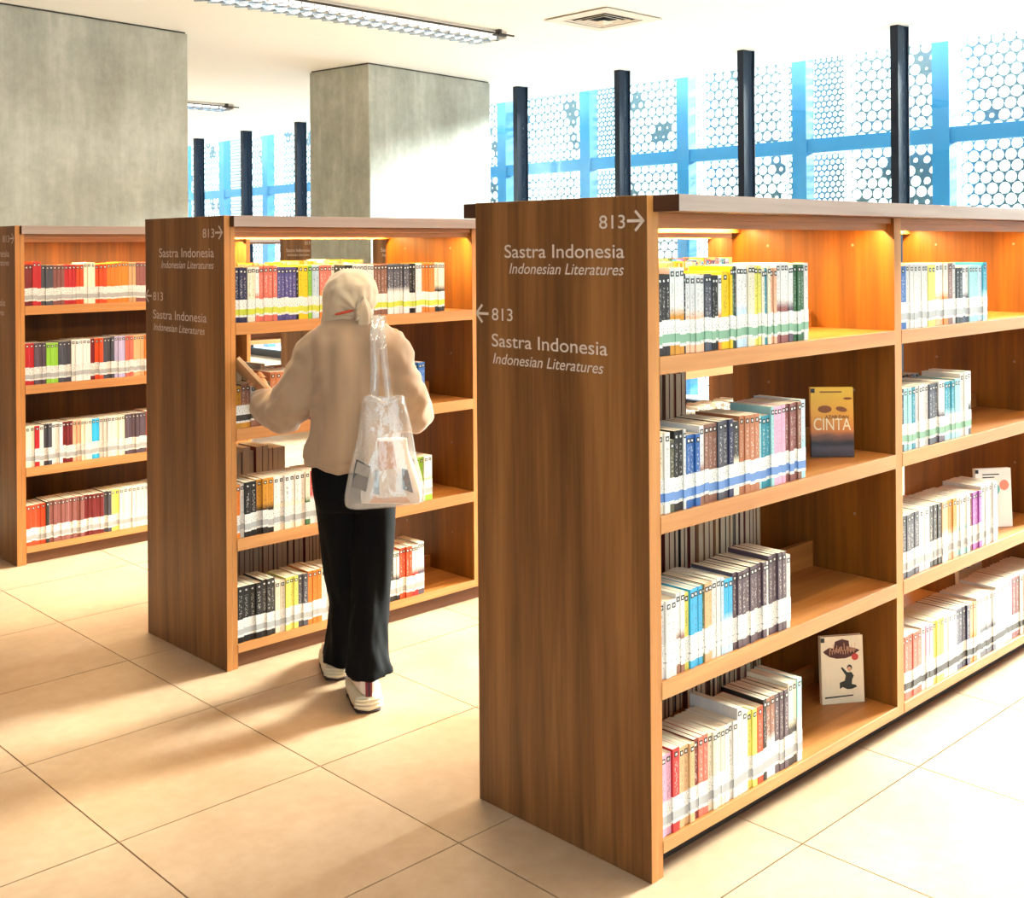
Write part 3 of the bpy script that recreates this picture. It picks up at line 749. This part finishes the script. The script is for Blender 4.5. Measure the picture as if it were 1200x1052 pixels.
flat(ell(.062, .145, .04, .03), ink_t, b3, 'picture_print'); flat(ell(.055, .105, .03, .022), ink_p, b3, 'picture_print', -.0009); flat(ell(.12, .16, .02, .02), ink_p, b3, 'picture_print')
flat(ell(.06, .072, .016, .008), ink_k, b3, 'picture_print'); face_text('', .1, .01, ink_k, b3, 0, 0) if False else None
q = MB()
for i in range(3): q.box((.03, -.0008, .20 - i*.011), (.10 - .02*i, -.0004, .204 - i*.011))
q.build('small_print', [ink_k], b3)
b4 = cover_book(4.50, 2.10, LEV[0] + .001, .15, .235, -.2, -.05, 'face-out white book behind the bottom row of the right bay', m3)
q = MB()
for i in range(3): q.box((.03, -.0008, .21 - i*.013), (.11 - .02*i, -.0004, .215 - i*.013))
q.build('small_print', [ink_k], b4)
# ------------------------------------------------------------------ person (local x = her right, y = away from the aisle side, z up)
PANG = -math.radians(43.92)
PLOC = (2.465, 3.388, 0)
pm_white = plain('white_sneaker_leather', '#e9ddd2', .5, vs=12)
pm_sole = plain('off_white_rubber', '#e6d9bd', .6, vs=20)
pm_out = plain('dark_outsole', '#3a2420', .8)
pm_red = plain('dark_red_ribbon', '#7a1420', .6); pm_navy = plain('navy_ribbon', '#221a2e', .6)
def cloth(name, col, rough=.9, sheen=.3, weave=900, var=.08, bs=.2):
    m, nt, b = new_mat(name); tc = N(nt, 'ShaderNodeTexCoord').outputs['Object']
    c = srgb(col); n1 = noise_n(nt, tc, 6, 3); n2 = noise_n(nt, tc, weave, 1)
    L(nt, mixc(nt, n1, tuple(x*(1-var) for x in c[:3]) + (1,), c), b.inputs['Base Color'])
    b.inputs['Roughness'].default_value = rough; b.inputs['Sheen Weight'].default_value = sheen
    bump(nt, b, math_n(nt, 'ADD', n2, math_n(nt, 'MULTIPLY', noise_n(nt, tc, 40, 3), 2)), .001, bs)
    return m
pm_sweat = cloth('cream_fleece', '#a88b6f'); pm_hij = cloth('beige_hijab_voile', '#c4b196', .7); pm_trous = cloth('black_crepe', '#050507', .85, .0, var=.3)
pm_trous.node_tree.nodes['Principled BSDF'].inputs['Specular IOR Level'].default_value = .15
pm_skin = plain('skin', '#c98a5c', .5, vs=20)
pm_rib = cloth('cream_ribbing', '#c9ae90')
person = tag(empty('person', PLOC, PANG), 'woman in cream sweater, beige headscarf and black trousers reaching into the middle bookcase', 'person')

def ring(c, rx, ry, n=40, ex=2.0, rot=0.0, tilt=None, fn=None, t=0):
    P = []
    for i in range(n):
        a = 2*PI*i/n; ca, sa = math.cos(a), math.sin(a)
        x = rx * math.copysign(abs(ca) ** (2/ex), ca); y = ry * math.copysign(abs(sa) ** (2/ex), sa)
        k = 1 + (fn(a, t) if fn else 0)
        v = Vector((x*k, y*k, 0))
        if rot: v = Matrix.Rotation(rot, 3, 'Z') @ v
        if tilt is not None: v = tilt @ v
        P.append(Vector(c) + v)
    return P
def interp(keys, n):
    """keys: list of tuples; smooth (Catmull-Rom) resample to n"""
    out = []
    m = len(keys) - 1
    for i in range(n):
        u = i / (n - 1) * m; k = min(int(u), m - 1); f = u - k
        p0 = keys[max(k-1, 0)]; p1 = keys[k]; p2 = keys[k+1]; p3 = keys[min(k+2, m)]
        out.append(tuple(.5*((2*b) + (-a + c)*f + (2*a - 5*b + 4*c - d)*f*f + (-a + 3*b - 3*c + d)*f**3) for a, b, c, d in zip(p0, p1, p2, p3)))
    return out
def sleeve(q, keys, n=34, seg=28, fold=.05, seed=0, cap=False):
    """keys (x,y,z,r)"""
    K = interp(keys, n); rings = []
    for i, (x, y, z, r) in enumerate(K):
        a = Vector(K[max(i-1, 0)][:3]); b = Vector(K[min(i+1, n-1)][:3]); t = (b - a).normalized()
        u = t.cross(Vector((0, 1, 0.2))).normalized(); v = t.cross(u)
        pts = []
        for j in range(seg):
            th = 2*PI*j/seg
            d = u*math.cos(th) + v*math.sin(th)
            nz = noise.noise(Vector((math.cos(th)*1.3 + seed, math.sin(th)*1.3, i/n*9)))
            nz2 = math.sin(i/n*26 + 2*math.sin(th + seed)) * .35
            pts.append(Vector((x, y, z)) + d * r * (1 + fold*(nz*1.6 + nz2)))
        rings.append(pts)
    q.loft(rings, 0, cap)

# --- body: one continuous skinned figure
def build_body():
    V = []; E = []; R = []
    def add(p, r, par=None):
        V.append(p); R.append(r)
        if par is not None: E.append((par, len(V) - 1))
        return len(V) - 1
    pel = add((0, 0, .80), .115)
    sp1 = add((0.005, -.005, .95), .105, pel); sp2 = add((.01, 0, 1.10), .11, sp1); ch = add((.01, 0, 1.22), .10, sp2)
    nk = add((.0, .005, 1.315), .047, ch); hd0 = add((-.005, .02, 1.365), .052, nk); hd1 = add((-.01, .025, 1.42), .078, hd0); hd2 = add((-.01, .022, 1.46), .055, hd1)
    nose = add((-.045, .115, 1.41), .012, hd1)
    # left arm with hand
    sh = add((-.12, 0, 1.25), .055, ch); ua = add((-.18, .02, 1.12), .042, sh); el = add((-.235, .06, .99), .036, ua)
    fa = add((-.30, .14, 1.01), .032, el); wr = add((-.362, .215, 1.052), .022, fa); pa = add((-.378, .235, 1.072), .024, wr); kn = add((-.392, .252, 1.088), .023, pa)
    fing = [((-.012, .018, .016), (-.026, .020, .012), (-.034, .014, .002)), ((-.018, .014, .008), (-.034, .014, .004), (-.044, .006, -.006)),
            ((-.018, .008, -.002), (-.036, .006, -.006), (-.046, -.002, -.014)), ((-.014, .002, -.012), (-.028, .0, -.018), (-.037, -.006, -.024))]
    b = Vector(V[kn])
    for f in fing:
        p = kn
        for k, o_ in enumerate(f): p = add(tuple(b + Vector(o_)), (.0095, .0085, .007)[k], p)
    p = pa
    for k, o_ in enumerate(((.004, .004, .020), (-.006, .012, .034), (-.018, .018, .042))): p = add(tuple(Vector(V[pa]) + Vector(o_)), (.011, .0095, .008)[k], p)
    # right arm
    sh = add((.14, 0, 1.25), .055, ch); ua = add((.185, .0, 1.12), .042, sh); el = add((.21, .03, .99), .036, ua)
    fa = add((.19, .14, 1.01), .032, el); wr = add((.15, .26, 1.05), .022, fa); pa = add((.14, .285, 1.06), .025, wr); kn = add((.13, .31, 1.07), .023, pa)
    b = Vector(V[kn])
    for k in range(4):
        p = add(tuple(b + Vector((-.015 + .010*k - .02, .012, .012 - .006*k))), .0095, kn); p = add(tuple(b + Vector((-.02 + .010*k - .03, .03, .0 - .006*k))), .0085, p)
    p = add(tuple(Vector(V[pa]) + Vector((-.012, .006, .02))), .011, pa); p = add(tuple(Vector(V[pa]) + Vector((-.018, .022, .034))), .009, p)
    # legs
    for (hx, pts) in ((.07, ((.065, -.03, .45), (.074, -.11, .10), (.045, -.02, .04))), (-.06, ((-.04, .06, .45), (-.045, .14, .12), (-.13, .22, .045)))):
        p = add((hx, 0, .74), .085, pel)
        for pt, r in zip(pts, (.055, .038, .03)): p = add(pt, r, p)
    me = bpy.data.meshes.new('body'); me.from_pydata(V, E, [])
    o = bpy.data.objects.new('body', me); COL.objects.link(o)
    md = o.modifiers.new('skin', 'SKIN')
    for i, r in enumerate(R):
        me.skin_vertices[0].data[i].radius = (r, r)
        me.skin_vertices[0].data[i].use_root = (i == 0)
    o.modifiers.new('sub', 'SUBSURF').levels = 2; o.modifiers['sub'].render_levels = 2
    dg = bpy.context.evaluated_depsgraph_get(); dg.update()
    nm = bpy.data.meshes.new_from_object(o.evaluated_get(dg)); bpy.data.objects.remove(o)
    nm.materials.clear(); nm.materials.append(pm_skin); nm.polygons.foreach_set('use_smooth', [True]*len(nm.polygons))
    return link('body', nm, person)
body = build_body()
for sx in (-.026, .026):
    q = MB(); c = Vector((-.01 - .035 + sx, .098 + .3*sx, 1.43)); q.loft([ring(c + Vector((0, 0, dz)), r, r*.6, 10) for dz, r in ((-.006, .002), (-.003, .009), (.003, .009), (.006, .002))]); q.build('eye', [pm_out], body, True)
q = MB(); c = Vector((-.05, .100, 1.385)); q.loft([ring(c + Vector((0, 0, dz)), r, .006, 10) for dz, r in ((-.005, .01), (0, .02), (.004, .01))]); q.build('mouth', [ink_red], body, True)

def fuse(name, q, mats, parent, voxel, fn, smooth=6):
    """voxel-fuse the shells into one garment surface, relax it, then push folds along the normals"""
    me = mesh(name, q.v, q.f, mats); o = bpy.data.objects.new(name, me); COL.objects.link(o)
    md = o.modifiers.new('r', 'REMESH'); md.mode = 'VOXEL'; md.voxel_size = voxel
    sm = o.modifiers.new('s', 'SMOOTH'); sm.factor = .6; sm.iterations = smooth
    dg = bpy.context.evaluated_depsgraph_get(); dg.update()
    nm = bpy.data.meshes.new_from_object(o.evaluated_get(dg)); bpy.data.objects.remove(o)
    nr = [v.normal.copy() for v in nm.vertices]
    for v, n in zip(nm.vertices, nr): v.co = v.co + n * fn(v.co, n)
    nm.materials.clear()
    for m in mats: nm.materials.append(m)
    nm.polygons.foreach_set('use_smooth', [True]*len(nm.polygons)); nm.update()
    return link(name, nm, parent)
# --- sweater
def foldfn(seed, amp, nf=9):
    def f(a, t):
        return amp*(math.sin(nf*a + seed + 3*t + 1.6*math.sin(3*t + a))*.5*(.3 + t) + 1.4*noise.noise(Vector((math.cos(a)*1.6 + seed, math.sin(a)*1.6, t*3))))
    return f
q = MB()
keys = [( .015, .012, 1.352, .050, .048), (.008, .008, 1.336, .074, .062), (.004, .002, 1.318, .108, .080), (.006, -.002, 1.290, .142, .098), (.012, -.006, 1.24, .164, .118), (.016, -.008, 1.15, .160, .128),
        (.014, -.008, 1.05, .158, .132), (.008, -.008, .95, .160, .135), (.000, -.006, .87, .166, .138), (-.003, -.004, .825, .166, .136), (-.003, -.002, .805, .156, .128), (-.003, 0, .802, .140, .112)]
K = interp(keys, 60); ff = foldfn(2.1, .035, 7)
q.loft([ring((x, y, z), rx, ry, 56, 2.25, .12, None, ff, min(1, max(0, (1.30 - z)/.5))) for (x, y, z, rx, ry) in K], 0, True)
sleeve(q, [(-.060, 0, 1.262, .062), (-.118, .0, 1.215, .080), (-.168, .012, 1.13, .080), (-.214, .04, 1.04, .082), (-.262, .09, .992, .083), (-.308, .15, .985, .078), (-.345, .195, 1.005, .072), (-.362, .216, 1.035, .052), (-.366, .222, 1.048, .036)], fold=.03, seed=1.2, cap=True)
sleeve(q, [(.075, 0, 1.262, .062), (.130, .0, 1.212, .078), (.165, 0, 1.12, .076), (.198, .012, 1.03, .078), (.212, .06, .985, .078), (.20, .14, .99, .070), (.17, .215, 1.02, .058), (.152, .255, 1.045, .034)], fold=.03, seed=4.2, cap=True)
def sweat_fold(c, n):
    arm = min(1, max(0, (abs(c.x - .01) - .13)/.06))
    v = noise.noise(Vector((c.x*13, c.y*8, c.z*3.2 + 3))) * .021 + noise.noise(Vector((c.x*26 + 9, c.y*16, c.z*7))) * .008
    a = noise.noise(Vector((c.x*10, c.y*10, c.z*19 + c.x*12))) * .009 + noise.noise(Vector((c.x*20, c.y*20, c.z*24 - c.x*16))) * .007
    dz = max(0, min(1, (1.335 - c.z)/.06))
    # drag lines running from the armpits
    d = .004*math.sin((c.z - 1.13)*90 + abs(c.x)*60)*math.exp(-((abs(c.x - .01) - .13)/.035)**2 - ((c.z - 1.09)/.09)**2)
    hem = -.004*math.exp(-((c.z - .832)/.006)**2) if abs(c.x) < .19 and c.z < .88 else 0
    return (v*(1 - arm) + a*arm)*dz + d + hem
fuse('sweater', q, [pm_sweat], person, .0075, sweat_fold)

# --- headscarf
q = MB()
HK = [(-.004, .030, 1.507, .012, .014), (-.004, .030, 1.503, .042, .050), (-.006, .030, 1.487, .068, .082), (-.008, .026, 1.455, .090, .106), (-.010, .024, 1.415, .097, .112), (-.014, .022, 1.378, .094, .104), (-.024, .022, 1.350, .084, .088),
      (-.030, .024, 1.328, .080, .078), (-.028, .026, 1.306, .084, .078), (-.02, .028, 1.285, .080, .074)]
def hf(a, t):
    # swathes converging on the nape (a = -pi/2 faces the viewer)
    return .022*math.sin(6*a + 5*t) * t + .030*noise.noise(Vector((math.cos(a)*2 + 5, math.sin(a)*2, t*3.5))) * (.4 + t)
K = interp(HK, 44)
q.loft([ring((x, y, z), rx, ry, 60, 2.0, .2, None, hf, i/43) for i, (x, y, z, rx, ry) in enumerate(K)], 0, True)
def hij_fold(c, n):
    dx, dz = c.x - .046, c.z - 1.345
    ph = math.atan2(dz, dx); rr = math.hypot(dx, dz); back = max(0, min(1, (.03 - c.y)/.05))
    k = math.exp(-((rr - .055)/.05)**2)
    side = .004*noise.noise(Vector((c.x*26, c.y*40, c.z*7)))
    return back*k*(.0042*math.sin(8.5*ph + .8) + .002*math.sin(17*ph)) + side + .003*noise.noise(c*34)
hij = fuse('headscarf', q, [pm_hij], person, .005, hij_fold, 3)
# gathered tail falling from the crown fold to the collar
q = MB()
rings = []
for i in range(22):
    t = i/21
    cx = .034 + .014*t + .006*math.sin(t*3); cz = 1.445 - .150*t; cy = -.062 - .010*math.sin(t*PI) + .006*t
    r = .006 + .022*math.sin(PI*.62*min(1, t*1.2))**1.5
    rings.append([Vector((cx + r*math.cos(th)*(1 + .15*math.sin(5*th)), cy + r*.55*math.sin(th)*(1 + .15*math.sin(5*th)), cz)) for th in [2*PI*j/24 for j in range(24)]])
q.loft(rings); q.build('scarf_tail', [pm_hij], hij, True)
q = MB(); q.tube([(.052 - .030*t + .006*math.sin(9*t), -.083 - .004*math.sin(6*t), 1.412 - .085*t) for t in [i/12 for i in range(13)]], [.004 + .004*math.sin(PI*i/12) for i in range(13)], 8); q.build('scarf_fold', [pm_hij], hij, True)
# red undercollar
q = MB(); q.tube([(-.022 + .078*math.cos(a), .018 + .0945*math.sin(a), 1.350 + .055*(a/PI - 1.4)) for a in [PI*1.39 + i/14*PI*.27 for i in range(15)]], [.0035 + .0015*math.sin(PI*i/14) for i in range(15)], 8)
q.build('red_collar', [plain('red_orange_cloth', '#c4442a', .8)], person, True); bpy.data.objects['red_collar']['label'] = 'red cloth edge showing at the nape'

# --- trousers: hips and two wide legs as one garment
q = MB()
K = interp([(0, .0, .86, .135, .112), (0, 0, .80, .148, .122), (.004, -.002, .74, .150, .126), (.010, -.006, .69, .148, .122), (.014, -.008, .66, .140, .112)], 16)
q.loft([ring((x, y, z), rx, ry, 48, 2.2, .1, None, foldfn(1, .012), .3) for (x, y, z, rx, ry) in K], 0, True)
def leg(keys, seed, cuff):
    K = interp(keys, 46); n = 40; rings = []
    for i, (x, y, z, rx, ry) in enumerate(K):
        t = i/45
        def fn(a, tt): return .05*t*math.sin(4*a + seed + 2*t) + .07*t*noise.noise(Vector((math.cos(a)*1.5 + seed, math.sin(a)*1.5, t*4)))
        R_ = ring((x, y, z), rx, ry, n, 2.0, .3, None, fn, t)
        if i > 40:
            R_ = [p + Vector((0, 0, cuff*math.cos(2*PI*j/n - 1.2)*(i - 40)/5)) for j, p in enumerate(R_)]
        rings.append(R_)
    q.loft(rings, 0, True)
leg([(.070, -.01, .74, .082, .110), (.072, -.02, .60, .078, .100), (.070, -.045, .45, .072, .086), (.062, -.09, .30, .066, .078), (.064, -.125, .18, .070, .080), (.074, -.150, .125, .082, .088)], .7, .012)
leg([(-.062, .0, .74, .084, .110), (-.050, .01, .60, .080, .100), (-.036, .04, .45, .078, .090), (-.030, .08, .30, .078, .086), (-.040, .115, .18, .082, .090), (-.054, .135, .075, .086, .100)], 2.9, .012)
def tr_fold(c, n):
    lo = max(0, min(1, (.78 - c.z)/.4))
    return lo*(noise.noise(Vector((c.x*20, c.y*14, c.z*2.2)))*.013 + noise.noise(Vector((c.x*30, c.y*30, c.z*9 + 4)))*.006*(1 if c.z < .35 else .3))
fuse('trousers', q, [pm_trous], person, .007, tr_fold, 2)

# --- sneakers: heel at origin, toe along +y
def sneaker(loc, rz, rx=0):
    s = empty('sneaker', loc, 0, person); s.rotation_euler = (rx, 0, rz); s.scale = (1.22, 1.08, 1.25)
    def outline(t, grow=0):  # t 0 heel .. 1 toe
        return (.032 + .012*math.sin(min(1, t*1.15)*PI*.8) + grow) * (1 - .55*max(0, t - .82)/.18)
    def sole(z0, z1, grow, name, m):
        q = MB(); n = 26; rings = []
        for i in range(n):
            t = i/(n-1); y = t*.265 - .012
            wd = outline(t, grow) * (math.sqrt(max(.02, 1 - ((.06 - t)/.06)**2)) if t < .06 else 1) * (math.sqrt(max(.02, 1 - ((t - .93)/.07)**2)) if t > .93 else 1)
            lift = .010*max(0, t - .75)/.25; arch = .008*math.exp(-((t - .42)/.10)**2) if z0 < .01 else 0
            top = z1 - .012*t
            P = []
            for k in range(16):
                a = 2*PI*k/16; sx = math.copysign(abs(math.cos(a))**.5, math.cos(a)); sz = math.copysign(abs(math.sin(a))**.5, math.sin(a))
                zz = (z0 + arch + lift) + (top - z0)*(.5 + .5*sz)
                P.append((sx*wd, y, zz))
            rings.append([Vector(p) for p in P])
        q.loft(rings); return q.build(name, [m], s, True)
    sole(.0, .008, .002, 'outsole', pm_out)
    sole(.007, .046, .004, 'midsole', pm_sole)
    for k in range(3):
        q = MB(); q.tube([(.0415*math.sin(a), .012 - .030*math.cos(a) + .0, .018 + k*.010) for a in [-1.2 + 2.4*i/12 for i in range(13)]], .0032, 6); q.build('sole_ridge', [pm_sole], s, True)
    q = MB(); rings = []
    for i in range(22):
        t = i/21; y = .002 + t*.236
        hgt = .118 - .0*t if t < .30 else .118 - (t - .30)/.70*.070
        hgt = .112*(1 - max(0, t - .30)*.9) if t < .95 else .04
        wd = outline(t, -.004)*(1 if t > .06 else .8)
        if t > .9: wd *= 1 - (t - .9)*4; hgt *= 1 - (t - .9)*3
        P = []
        for k in range(20):
            a = 2*PI*k/20; sx = math.cos(a); sz = math.sin(a)
            zz = .040 + (hgt - .040)*(.5 + .5*sz); nar = 1 - .35*max(0, sz)
            P.append(Vector((sx*wd*nar, y - (.0 if t > .05 else .004*sz), zz)))
        rings.append(P)
    q.loft(rings); q.build('upper', [pm_white], s, True)
    q = MB(); rings = []
    for i in range(10):
        t = i/9; rings.append([Vector((x, -.013 + .010*t*t + y, .046 + .062*t)) for x, y in ((-.009, 0), (.009, 0), (.009, .006), (-.009, .006))])
    q.loft(rings); q.build('heel_stripe', [pm_red], s)
    q = MB(); q.loft([[Vector((x, -.0145 + .010*t*t + y, .046 + .062*t)) for x, y in ((-.002, 0), (.002, 0), (.002, .004), (-.002, .004))] for t in [i/9 for i in range(10)]]); q.build('heel_stripe_line', [pm_navy], s)
    return s
sneaker((.074, -.20, 0), .26)
sneaker((-.078, .10, 0), .22)

# --- clear tote bag hanging from her right shoulder
def vinyl():
    m, nt, b = new_mat('clear_vinyl'); nt.nodes.remove(b); out = nt.nodes['Material Output']
    t = N(nt, 'ShaderNodeBsdfTransparent'); t.inputs[0].default_value = (.95, .96, .97, 1)
    d = N(nt, 'ShaderNodeBsdfDiffuse'); d.inputs[0].default_value = (.85, .82, .80, 1)
    g = N(nt, 'ShaderNodeBsdfGlossy'); g.inputs['Roughness'].default_value = .12
    tc = N(nt, 'ShaderNodeTexCoord').outputs['Object']
    nb = noise_n(nt, tc, 16, 3); bp = N(nt, 'ShaderNodeBump'); bp.inputs['Distance'].default_value = .02; bp.inputs['Strength'].default_value = .4
    L(nt, nb, bp.inputs['Height']); L(nt, bp.outputs[0], g.inputs['Normal']); L(nt, bp.outputs[0], d.inputs['Normal'])
    m1_ = N(nt, 'ShaderNodeMixShader'); m1_.inputs[0].default_value = .2; L(nt, t.outputs[0], m1_.inputs[1]); L(nt, d.outputs[0], m1_.inputs[2])
    m2_ = N(nt, 'ShaderNodeMixShader'); m2_.inputs[0].default_value = .14; L(nt, m1_.outputs[0], m2_.inputs[1]); L(nt, g.outputs[0], m2_.inputs[2])
    L(nt, m2_.outputs[0], out.inputs[0]); return m
vin = vinyl()
bag = tag(empty('tote_bag', PLOC, PANG), 'clear plastic tote bag with white papers inside, hanging from the shoulder of the woman', 'bag')
q = MB()
def bagring(cx, cy, z, rx, ry, sd, slant=0):
    P = []
    for j in range(48):
        a = 2*PI*j/48; k = 1 + .06*noise.noise(Vector((math.cos(a)*2, math.sin(a)*2, z*9 + sd)))
        x = rx*math.copysign(abs(math.cos(a))**.6, math.cos(a))*k
        P.append(Vector((cx + x, cy + ry*math.copysign(abs(math.sin(a))**.8, math.sin(a))*k, z + slant*x)))
    return P
BK = [(.142, -.185, .700, .105, .03), (.136, -.188, .708, .132, .05), (.134, -.190, .745, .136, .055), (.134, -.186, .81, .124, .050), (.134, -.180, .90, .102, .042), (.132, -.172, 1.0, .084, .032), (.128, -.165, 1.07, .070, .024)]
K = interp(BK, 30)
q.loft([bagring(x, y, z, rx, ry, 0, .10*max(0, (.85 - z)/.2)) for x, y, z, rx, ry in K], 0, False)
q.v = [tuple(v) for v in q.v]
n0 = len(q.v); 
q.f.append(tuple(reversed(range(48)))); q.m.append(0)
q.build('bag_body', [vin], bag, True)
for (xa, ya) in ((.085, -.160), (.165, -.172)):
    pass
def strap(pts, wd, name, m):
    q = MB(); K = interp(pts, 30)
    rings = []
    for i, p in enumerate(K):
        p = Vector(p); rings.append([p + Vector((-wd/2, 0, 0)), p + Vector((wd/2, 0, 0)), p + Vector((wd/2, .002, 0)), p + Vector((-wd/2, .002, 0))])
    q.loft(rings); return q.build(name, [m], bag, True)
strap([(.095, -.172, 1.05), (.100, -.172, 1.13), (.098, -.155, 1.22), (.094, -.115, 1.30), (.092, -.03, 1.345), (.092, .05, 1.30), (.095, .13, 1.18)], .030, 'strap', vin)
strap([(.150, -.172, 1.05), (.140, -.168, 1.13), (.128, -.150, 1.22), (.115, -.110, 1.30), (.108, -.03, 1.342), (.108, .05, 1.30), (.11, .13, 1.18)], .026, 'strap', vin)
tie = MB(); tie.tube([(.07 + .13*t, -.195 - .01*math.sin(t*7), 1.065 + .012*math.sin(t*9)) for t in [i/20 for i in range(21)]], [.006 + .003*math.sin(i) for i in range(21)], 8); tie.build('gathered_rim', [vin], bag, True)
# contents
paper = plain('white_paper_bag', '#f4eeea', .7, vs=12); peach = plain('peach_card', '#e6b69c', .7); bprint = plain('slate_blue_print', '#3d5a78', .6); dprint = plain('dark_print', '#4a4a50', .6); lb = plain('pale_blue_print', '#a9c6dc', .6)
item = tag(empty('paper_bag', PLOC, PANG), 'white paper parcel with blue print inside the clear tote bag', 'parcel')
q = MB()
q.loft([bagring(x, y, z, rx, ry, 4) for x, y, z, rx, ry in interp([(.156, -.188, .712, .102, .024), (.156, -.19, .745, .104, .034), (.154, -.186, .81, .088, .032), (.155, -.18, .88, .062, .02), (.16, -.176, .93, .05, .008)], 16)])
q.build('parcel', [paper], item, True)
def patch(name, pts, m, y, par): 
    V = [(x, y - .0, z) for x, z in pts]; V += [(x, y + .0015, z) for x, z in pts]; n = len(pts)
    F = [tuple(range(n)), tuple(reversed(range(n, 2*n)))] + [(i, (i+1) % n, n + (i+1) % n, n + i) for i in range(n)]
    return link(name, mesh(name, V, F, [m]), par)
patch('blue_print', [(.198, .765), (.234, .752), (.216, .83), (.196, .835)], bprint, -.2262, item)
patch('blue_print', [(.100, .75), (.120, .745), (.116, .83), (.104, .83)], lb, -.2262, item)
patch('peach_print', [(.120, .825), (.178, .835), (.165, .925), (.112, .925)], peach, -.215, item)
item2 = tag(empty('leaflet', PLOC, PANG), 'dark square leaflet on the left inside the clear tote bag', 'leaflet')
patch('leaflet_sheet', [(.024, .775), (.074, .757), (.090, .842), (.042, .868)], dprint, -.226, item2)
patch('leaflet_panel', [(.036, .822), (.081, .806), (.089, .838), (.046, .860)], plain('grey_print', '#9a948e', .7), -.2275, item2)
patch('peach_print', [(.085, .718), (.225, .718), (.21, .738), (.10, .744)], peach, -.222, item)

# book in her hand
cb, pb, lb_, gb = book_parts(.014, .12, .165, 'k', False)
hb = cb.build('book', [cover_mat('tan')])
tag(hb, 'tan paperback held tilted in the left hand of the woman', 'book')
pb.build('pages', [M['pages']], hb)
hw = Matrix.Translation(PLOC) @ Matrix.Rotation(PANG, 4, 'Z')
hb.matrix_world = hw @ Matrix.Translation((-.408, .235, 1.090)) @ Matrix.Rotation(-.75, 4, 'Y') @ Matrix.Rotation(.5, 4, 'Z') @ Matrix.Translation((-.007, -.05, -.07))
